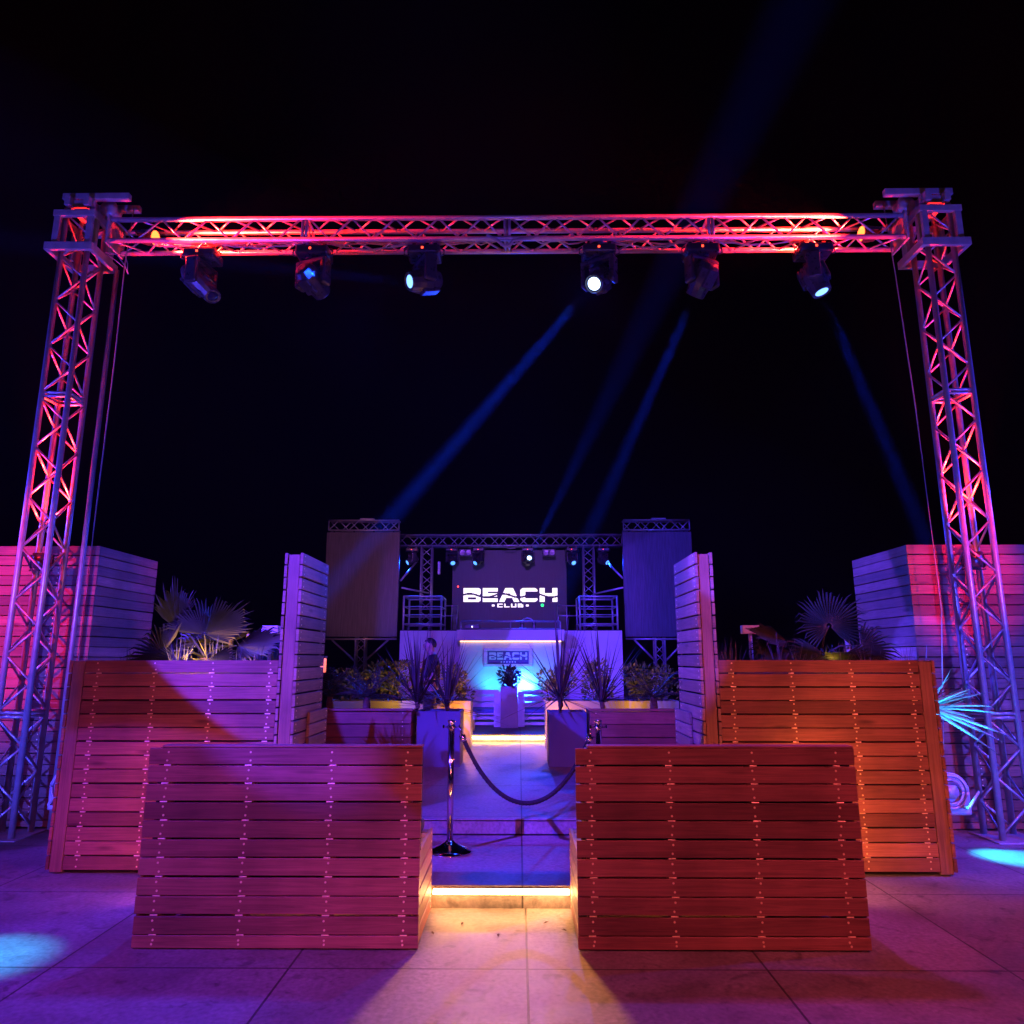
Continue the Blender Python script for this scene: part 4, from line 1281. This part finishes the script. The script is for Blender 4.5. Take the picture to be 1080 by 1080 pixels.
# cyan lit agave by the right tower, standing on the ground beside the planter
ag = thing('agave', 'spiky agave lit cyan between the right planter and the tower', 'plant', (3.46, 6.36, 0))
a = MB(); a.path([(3.46, 6.36, 0), (3.45, 6.36, .6), (3.44, 6.36, 1.14)], .05, 10, rad=[.07, .05, .05]); a.build('trunk', M['bark'], ag, True)
a = MB()
blades(a, (3.44, 6.36, 1.14), 26, .50, 1.5, .020, 77, .12, .15)
rnd = random.Random(5)
for k in range(9):
    el = R(-30 + k * 7.6 + rnd.uniform(-2, 2)); ay = rnd.uniform(-.35, .25)
    d = Vector((math.cos(el), ay, math.sin(el))).normalized(); L = rnd.uniform(.42, .74)
    up = Vector((-d.z, 0, d.x)).normalized(); b0 = Vector((3.45, 6.35, 1.15))
    vs = []
    for i_ in range(6):
        f_ = i_ / 5; w_ = .017 * (1 - f_) ** .6 + .001
        p_ = b0 + d * L * f_ + Vector((0, 0, -.05 * f_ * f_))
        vs += [p_ - up * w_, p_ + Vector((0, -.006, 0)), p_ + up * w_]
    a.add(vs, [q_ for i_ in range(5) for q_ in ((i_ * 3, i_ * 3 + 1, i_ * 3 + 4, i_ * 3 + 3), (i_ * 3 + 1, i_ * 3 + 2, i_ * 3 + 5, i_ * 3 + 4))])
a.build('foliage', mat('agave_leaf', (.16, .22, .18), .4, var=.15, scale=8), ag)

# ------------------------------------------------------------------ stanchions and rope
def stanchion(x, y, label):
    t = thing('rope_stanchion', label, 'stanchion', (x, y, .136), 'chrome stanchions holding the rope')
    a = MB(); a.lathe([(.165, 0), (.17, .006), (.165, .014), (.12, .035), (.07, .055), (.035, .075), (.028, .085)], 32, 0, Matrix.Translation((x, y, .1362))); a.build('base', M['chrome'], t, True)
    a = MB(); a.lathe([(.0235, 0), (.0235, .80)], 20, 0, Matrix.Translation((x, y, .2215))); a.build('pole', M['chrome'], t, True)
    a = MB(); a.lathe([(.022, 0), (.033, .004), (.033, .022), (.024, .026), (.024, .045), (.03, .05), (.03, .062), (.012, .068), (.001, .069)], 20, 0, Matrix.Translation((x, y, 1.0218))); a.build('cap', M['chrome'], t, True)
    for k in range(4):
        c, s_ = math.cos(k * math.pi / 2), math.sin(k * math.pi / 2)
        a = MB(); a.tube((x + c * .03, y + s_ * .03, 1.033), (x + c * .062, y + s_ * .062, 1.033), .005, 6); a.tube((x + c * .062, y + s_ * .062, 1.028), (x + c * .062, y + s_ * .062, 1.05), .007, 6)
        a.build('rope_hook', M['chrome'], t)


stanchion(-.520, 5.78, 'chrome rope stanchion standing on the near step, its round base in view')
stanchion(.613, 5.80, 'chrome rope stanchion half hidden behind the right bench')
rp = thing('barrier_rope', 'dark braided rope sagging between the two chrome stanchions', 'rope', (.045, 5.79, .5))
xa, xb = -.435, .545
pts = []
for k in range(41):
    t_ = k / 40; x = xa + (xb - xa) * t_
    sag = ((2 * t_ - 1) ** 2)
    pts.append((x, 5.785, .482 + (.965 - .482) * (sag * .85 + sag * sag * .15)))
a = MB(); a.path(pts, .0165, 10)
# braid relief
for k in range(40):
    p_, n_ = Vector(pts[k]), Vector(pts[k + 1]); d_ = (n_ - p_).normalized(); s_ = d_.cross(Vector((0, 1, 0)))
    a.path([p_ + s_ * .015 + Vector((0, -.008, 0)), p_.lerp(n_, .5) + Vector((0, -.0175, 0)), n_ - s_ * .015 + Vector((0, -.008, 0))], .0045, 4)
a.build('rope', M['rope'], rp, True)
for xe, s_ in ((xa, -1), (xb, 1)):
    a = MB()
    p0 = Vector((xe, 5.785, .965)); p1 = Vector((-.520 + .064 if s_ < 0 else .613 - .064, 5.785, 1.035))
    a.tube(p0 + Vector((s_ * -.01, 0, -.035)), p0 + Vector((s_ * .004, 0, .012)), .025, 10); a.path([p0, p0.lerp(p1, .5) + Vector((0, 0, .006)), p1], .008, 6)
    a.build('end_hook', M['chrome'], rp, True)

# ------------------------------------------------------------------ person
def skin_obj(name, verts, edges, rads, m, parent, sub=2, root=0):
    me = bpy.data.meshes.new(name)
    off = OFF[parent.name] if parent else Vector((0, 0, 0))
    me.from_pydata([tuple(Vector(v) - off) for v in verts], edges, [])
    o = bpy.data.objects.new(name, me); COL.objects.link(o)
    me.materials.append(m)
    md = o.modifiers.new('skin', 'SKIN'); md.use_smooth_shade = True
    me.skin_vertices.new()if not me.skin_vertices else None
    for i, r_ in enumerate(rads):
        sv = me.skin_vertices[0].data[i]
        sv.radius = r_ if isinstance(r_, tuple) else (r_, r_)
        sv.use_root = (i == root)
    s_ = o.modifiers.new('sub', 'SUBSURF'); s_.levels = sub; s_.render_levels = sub
    if parent: o.parent = parent
    OFF[o.name] = off
    return o


def person(ox, oy, oz):
    """stands facing -x, weight even, forearm raised across the belly"""
    def P(f, s_, u): return (ox - f, oy - s_, oz + u)      # f forward, s_ to the right hand side (towards camera), u up
    V = [P(0, 0, .86), P(.0, 0, 1.02), P(-.01, 0, 1.18), P(-.02, 0, 1.30), P(.005, 0, 1.375), P(.02, 0, 1.43), P(.03, 0, 1.49), P(.035, 0, 1.535)]
    Rd = [(.125, .10), (.115, .095), (.13, .105), (.12, .09), (.055, .055), (.075, .068), (.088, .075), (.06, .055)]
    E = [(i, i + 1) for i in range(7)]

    def add(v, r_, frm):
        V.append(v); Rd.append(r_); E.append((frm, len(V) - 1)); return len(V) - 1
    add(P(.118, 0, 1.465), .014, 6)      # nose
    for s_ in (-1, 1):
        add(P(.02, s_ * .088, 1.465), .014, 6)   # ears
    hands = []
    for s_ in (-1, 1):
        i = add(P(-.02, s_ * .155, 1.275), .058, 3)
        el = P(-.07, s_ * .20, 1.03); i = add(el, .043, i)
        wr = P(.16, s_ * .13, .98) if s_ > 0 else P(.06, s_ * .17, .80)
        i = add(wr, .029, i)
        d = (Vector(wr) - Vector(el)).normalized()
        pl = Vector(wr) + d * .06; i = add(tuple(pl), (.036, .018), i)
        sd = Vector((0, 0, 1)) if s_ > 0 else Vector((-1, 0, 0))
        for k, (o_, L) in enumerate(((-.028, .065), (-.009, .078), (.010, .074), (.028, .058))):
            b = pl + d * .035 + sd * o_
            j = add(tuple(b), .009, i); j = add(tuple(b + d * L * .5), .0085, j)
            add(tuple(b + d * L * .85 + Vector((0, s_ * -.02, -.01))), .007, j)
        b = pl + sd * .04; j = add(tuple(b + d * .01), .010, i); add(tuple(b + d * .045 + sd * .012), .008, j)
    for s_ in (-1, 1):
        i = add(P(.0, s_ * .085, .78), .085, 0)
        i = add(P(.015 * s_, s_ * .095, .45), .055, i)
        i = add(P(-.01 + .02 * s_, s_ * .10, .08), .036, i)
        add(P(.12 + .02 * s_, s_ * .115, .03), .03, i)
    body = skin_obj('person', V, E, Rd, M['skin'], None)
    me = body.data
    for v in me.vertices: v.co -= Vector((ox, oy, oz))
    body.location = (ox, oy, oz); OFF[body.name] = Vector((ox, oy, oz))
    tag(body, 'person in dark shirt and olive trousers standing between the spiky plants', 'person')
    # shirt
    V2 = [P(0, 0, .84), P(0, 0, 1.02), P(-.01, 0, 1.18), P(-.02, 0, 1.30), P(.0, 0, 1.355)]
    R2 = [(.150, .118), (.138, .112), (.148, .122), (.135, .105), (.072, .068)]
    E2 = [(0, 1), (1, 2), (2, 3), (3, 4)]
    for s_ in (-1, 1):
        n = len(V2); V2 += [P(-.02, s_ * .16, 1.28), P(-.06, s_ * .195, 1.08)]; R2 += [.072, .062]; E2 += [(3, n), (n, n + 1)]
    skin_obj('shirt', V2, E2, R2, M['shirt'], body)
    V3 = [P(0, 0, .86)]; R3 = [(.145, .122)]; E3 = []
    for s_ in (-1, 1):
        n = len(V3); V3 += [P(0, s_ * .085, .78), P(.015 * s_, s_ * .095, .45), P(-.01 + .02 * s_, s_ * .10, .09)]; R3 += [.102, .072, .055]; E3 += [(0, n), (n, n + 1), (n + 1, n + 2)]
    skin_obj('trousers', V3, E3, R3, M['trousers'], body)
    # hair cap: short hair, face left free
    a = MB(); cx = Vector(P(.022, 0, 1.492)); rings = []
    for i in range(7):
        ph = i / 6 * R(105)
        for k in range(16):
            az = 2 * math.pi * k / 16
            fw = math.cos(az)
            lim = ph * (0.62 if fw > .35 else (.9 if fw > -.1 else 1.12))
            rings.append(cx + Vector((-math.sin(lim) * fw * .092 + .006, -math.sin(lim) * math.sin(az) * .079, math.cos(lim) * .092)))
    fs = [(i * 16 + k, i * 16 + (k + 1) % 16, (i + 1) * 16 + (k + 1) % 16, (i + 1) * 16 + k) for i in range(6) for k in range(16)]
    a.add(rings, fs); a.build('hair', M['hair'], body, True)
    a = MB()
    for s_ in (-1, 1):
        c = Vector(P(.105, s_ * .032, 1.485)); a.lathe([(.001, -.008), (.008, -.004), (.009, 0), (.008, .004), (.001, .008)], 8, 0, Matrix.Translation(c))
    a.build('eye', M['hair'], body, True)
    a = MB(); a.path([P(.112, -.022, 1.425), P(.119, 0, 1.424), P(.112, .022, 1.425)], .005, 6); a.build('mouth', mat('lips', (.3, .12, .10), .5), body, True)
    for s_ in (-1, 1):
        V4 = [P(-.04 + .02 * s_, s_ * .10, .045), P(.07 + .02 * s_, s_ * .107, .04), P(.16 + .02 * s_, s_ * .118, .032)]
        skin_obj('shoe', V4, [(0, 1), (1, 2)], [.045, .045, .034], M['shoe'], body)


person(-1.235, 10.35, .26)

# ------------------------------------------------------------------ small things
t = thing('wall_lantern', 'small glowing orange lantern behind the left fin wall', 'lantern', (-2.86, 10.6, 1.3))
a = MB(); a.cbox(-2.92, -2.80, 10.6, 10.7, 1.36, 1.56, .008); a.build('glow', M['lantern'], t)
a = MB(); a.cbox(-2.93, -2.79, 10.59, 10.71, 1.565, 1.59, .004); a.tube((-2.86, 10.65, .262), (-2.86, 10.65, 1.355), .015, 8); a.build('post', M['black'], t)
t = thing('notice_board', 'small white board with a dark mark behind the right bushes', 'sign', (2.22, 11.8, .376))
a = MB(); a.cbox(2.12, 2.32, 11.98, 12.0, .95, 1.28, .004); a.build('board', M['signpaper'], t)
a = MB(); a.lathe([(.03, 0), (.05, 0), (.05, .004), (.03, .004)], 14, 0, Matrix.Translation((2.22, 11.979, 1.08)) @ Matrix.Rotation(R(90), 4, 'X')); a.build('mark', M['signblue'], t)
a = MB(); a.tube((2.22, 12.02, .378), (2.22, 12.02, 1.2), .02, 8); a.build('post', M['alu'], t)
for i, (x, y, rz) in enumerate(((-.66 + .02, 4.62, .3), (-.34, 4.70, 1.2), (-.50, 4.55, 2.0), (.16, 4.72, .6), (.30 - .04, 4.60, 2.4), (-.12, 4.52, 1.5))):
    a = MB()
    c, s_ = math.cos(rz), math.sin(rz)
    def L_(u, v, w): return (x + c * u - s_ * v, y + s_ * u + c * v, w)
    a.add([L_(-.022, 0, .003), L_(-.004, -.008, .008), L_(.022, .002, .005), L_(-.002, .009, .009), L_(0, 0, .013)], [(0, 1, 4), (1, 2, 4), (2, 3, 4), (3, 0, 4)])
    tag(a.build('dry_leaf', M['dryleaf'], None, False, (x, y, .0)), 'small dry leaf lying on the lit paving in front of the near step', 'leaf', 'dry leaves on the lit paving')

# ground spots with cyan light: right by the tower, left outside the frame
spot('ground_par', (3.50, 6.55, .75), (3.95, 6.22, 0.0), 700, CYAN, 40, 1.0, .03)
spot('ground_par', (5.6, 5.2, 2.6), (4.0, 6.1, 0.0), 900, BLUE, 46, .9, .05)
spot('ground_par', (3.95, 5.85, .35), (3.66, 6.34, 1.2), 200, (0.02, .36, 1.0), 42, .8, .03)
spot('ground_par', (-3.6, 4.5, 1.6), (-2.86, 4.2, 0.0), 700, (0.02, .42, 1.0), 24, .9, .03)

# ------------------------------------------------------------------ haze
hzm = bpy.data.materials.new('night_haze')
hzm.use_nodes = True
nt = hzm.node_tree; nt.nodes.clear()
out = nt.nodes.new('ShaderNodeOutputMaterial'); pv = nt.nodes.new('ShaderNodeVolumePrincipled')
pv.inputs['Color'].default_value = (.9, .9, .95, 1); pv.inputs['Density'].default_value = 0.00032; pv.inputs['Anisotropy'].default_value = 0.0
nt.links.new(pv.outputs[0], out.inputs['Volume'])
a = MB(); a.box(-152, 152, -22, 242, -1.0, 9.0)
o = a.build('haze', hzm); struct(o, 'stuff'); tag(o, 'thin night haze that shows the blue light beams', 'haze')
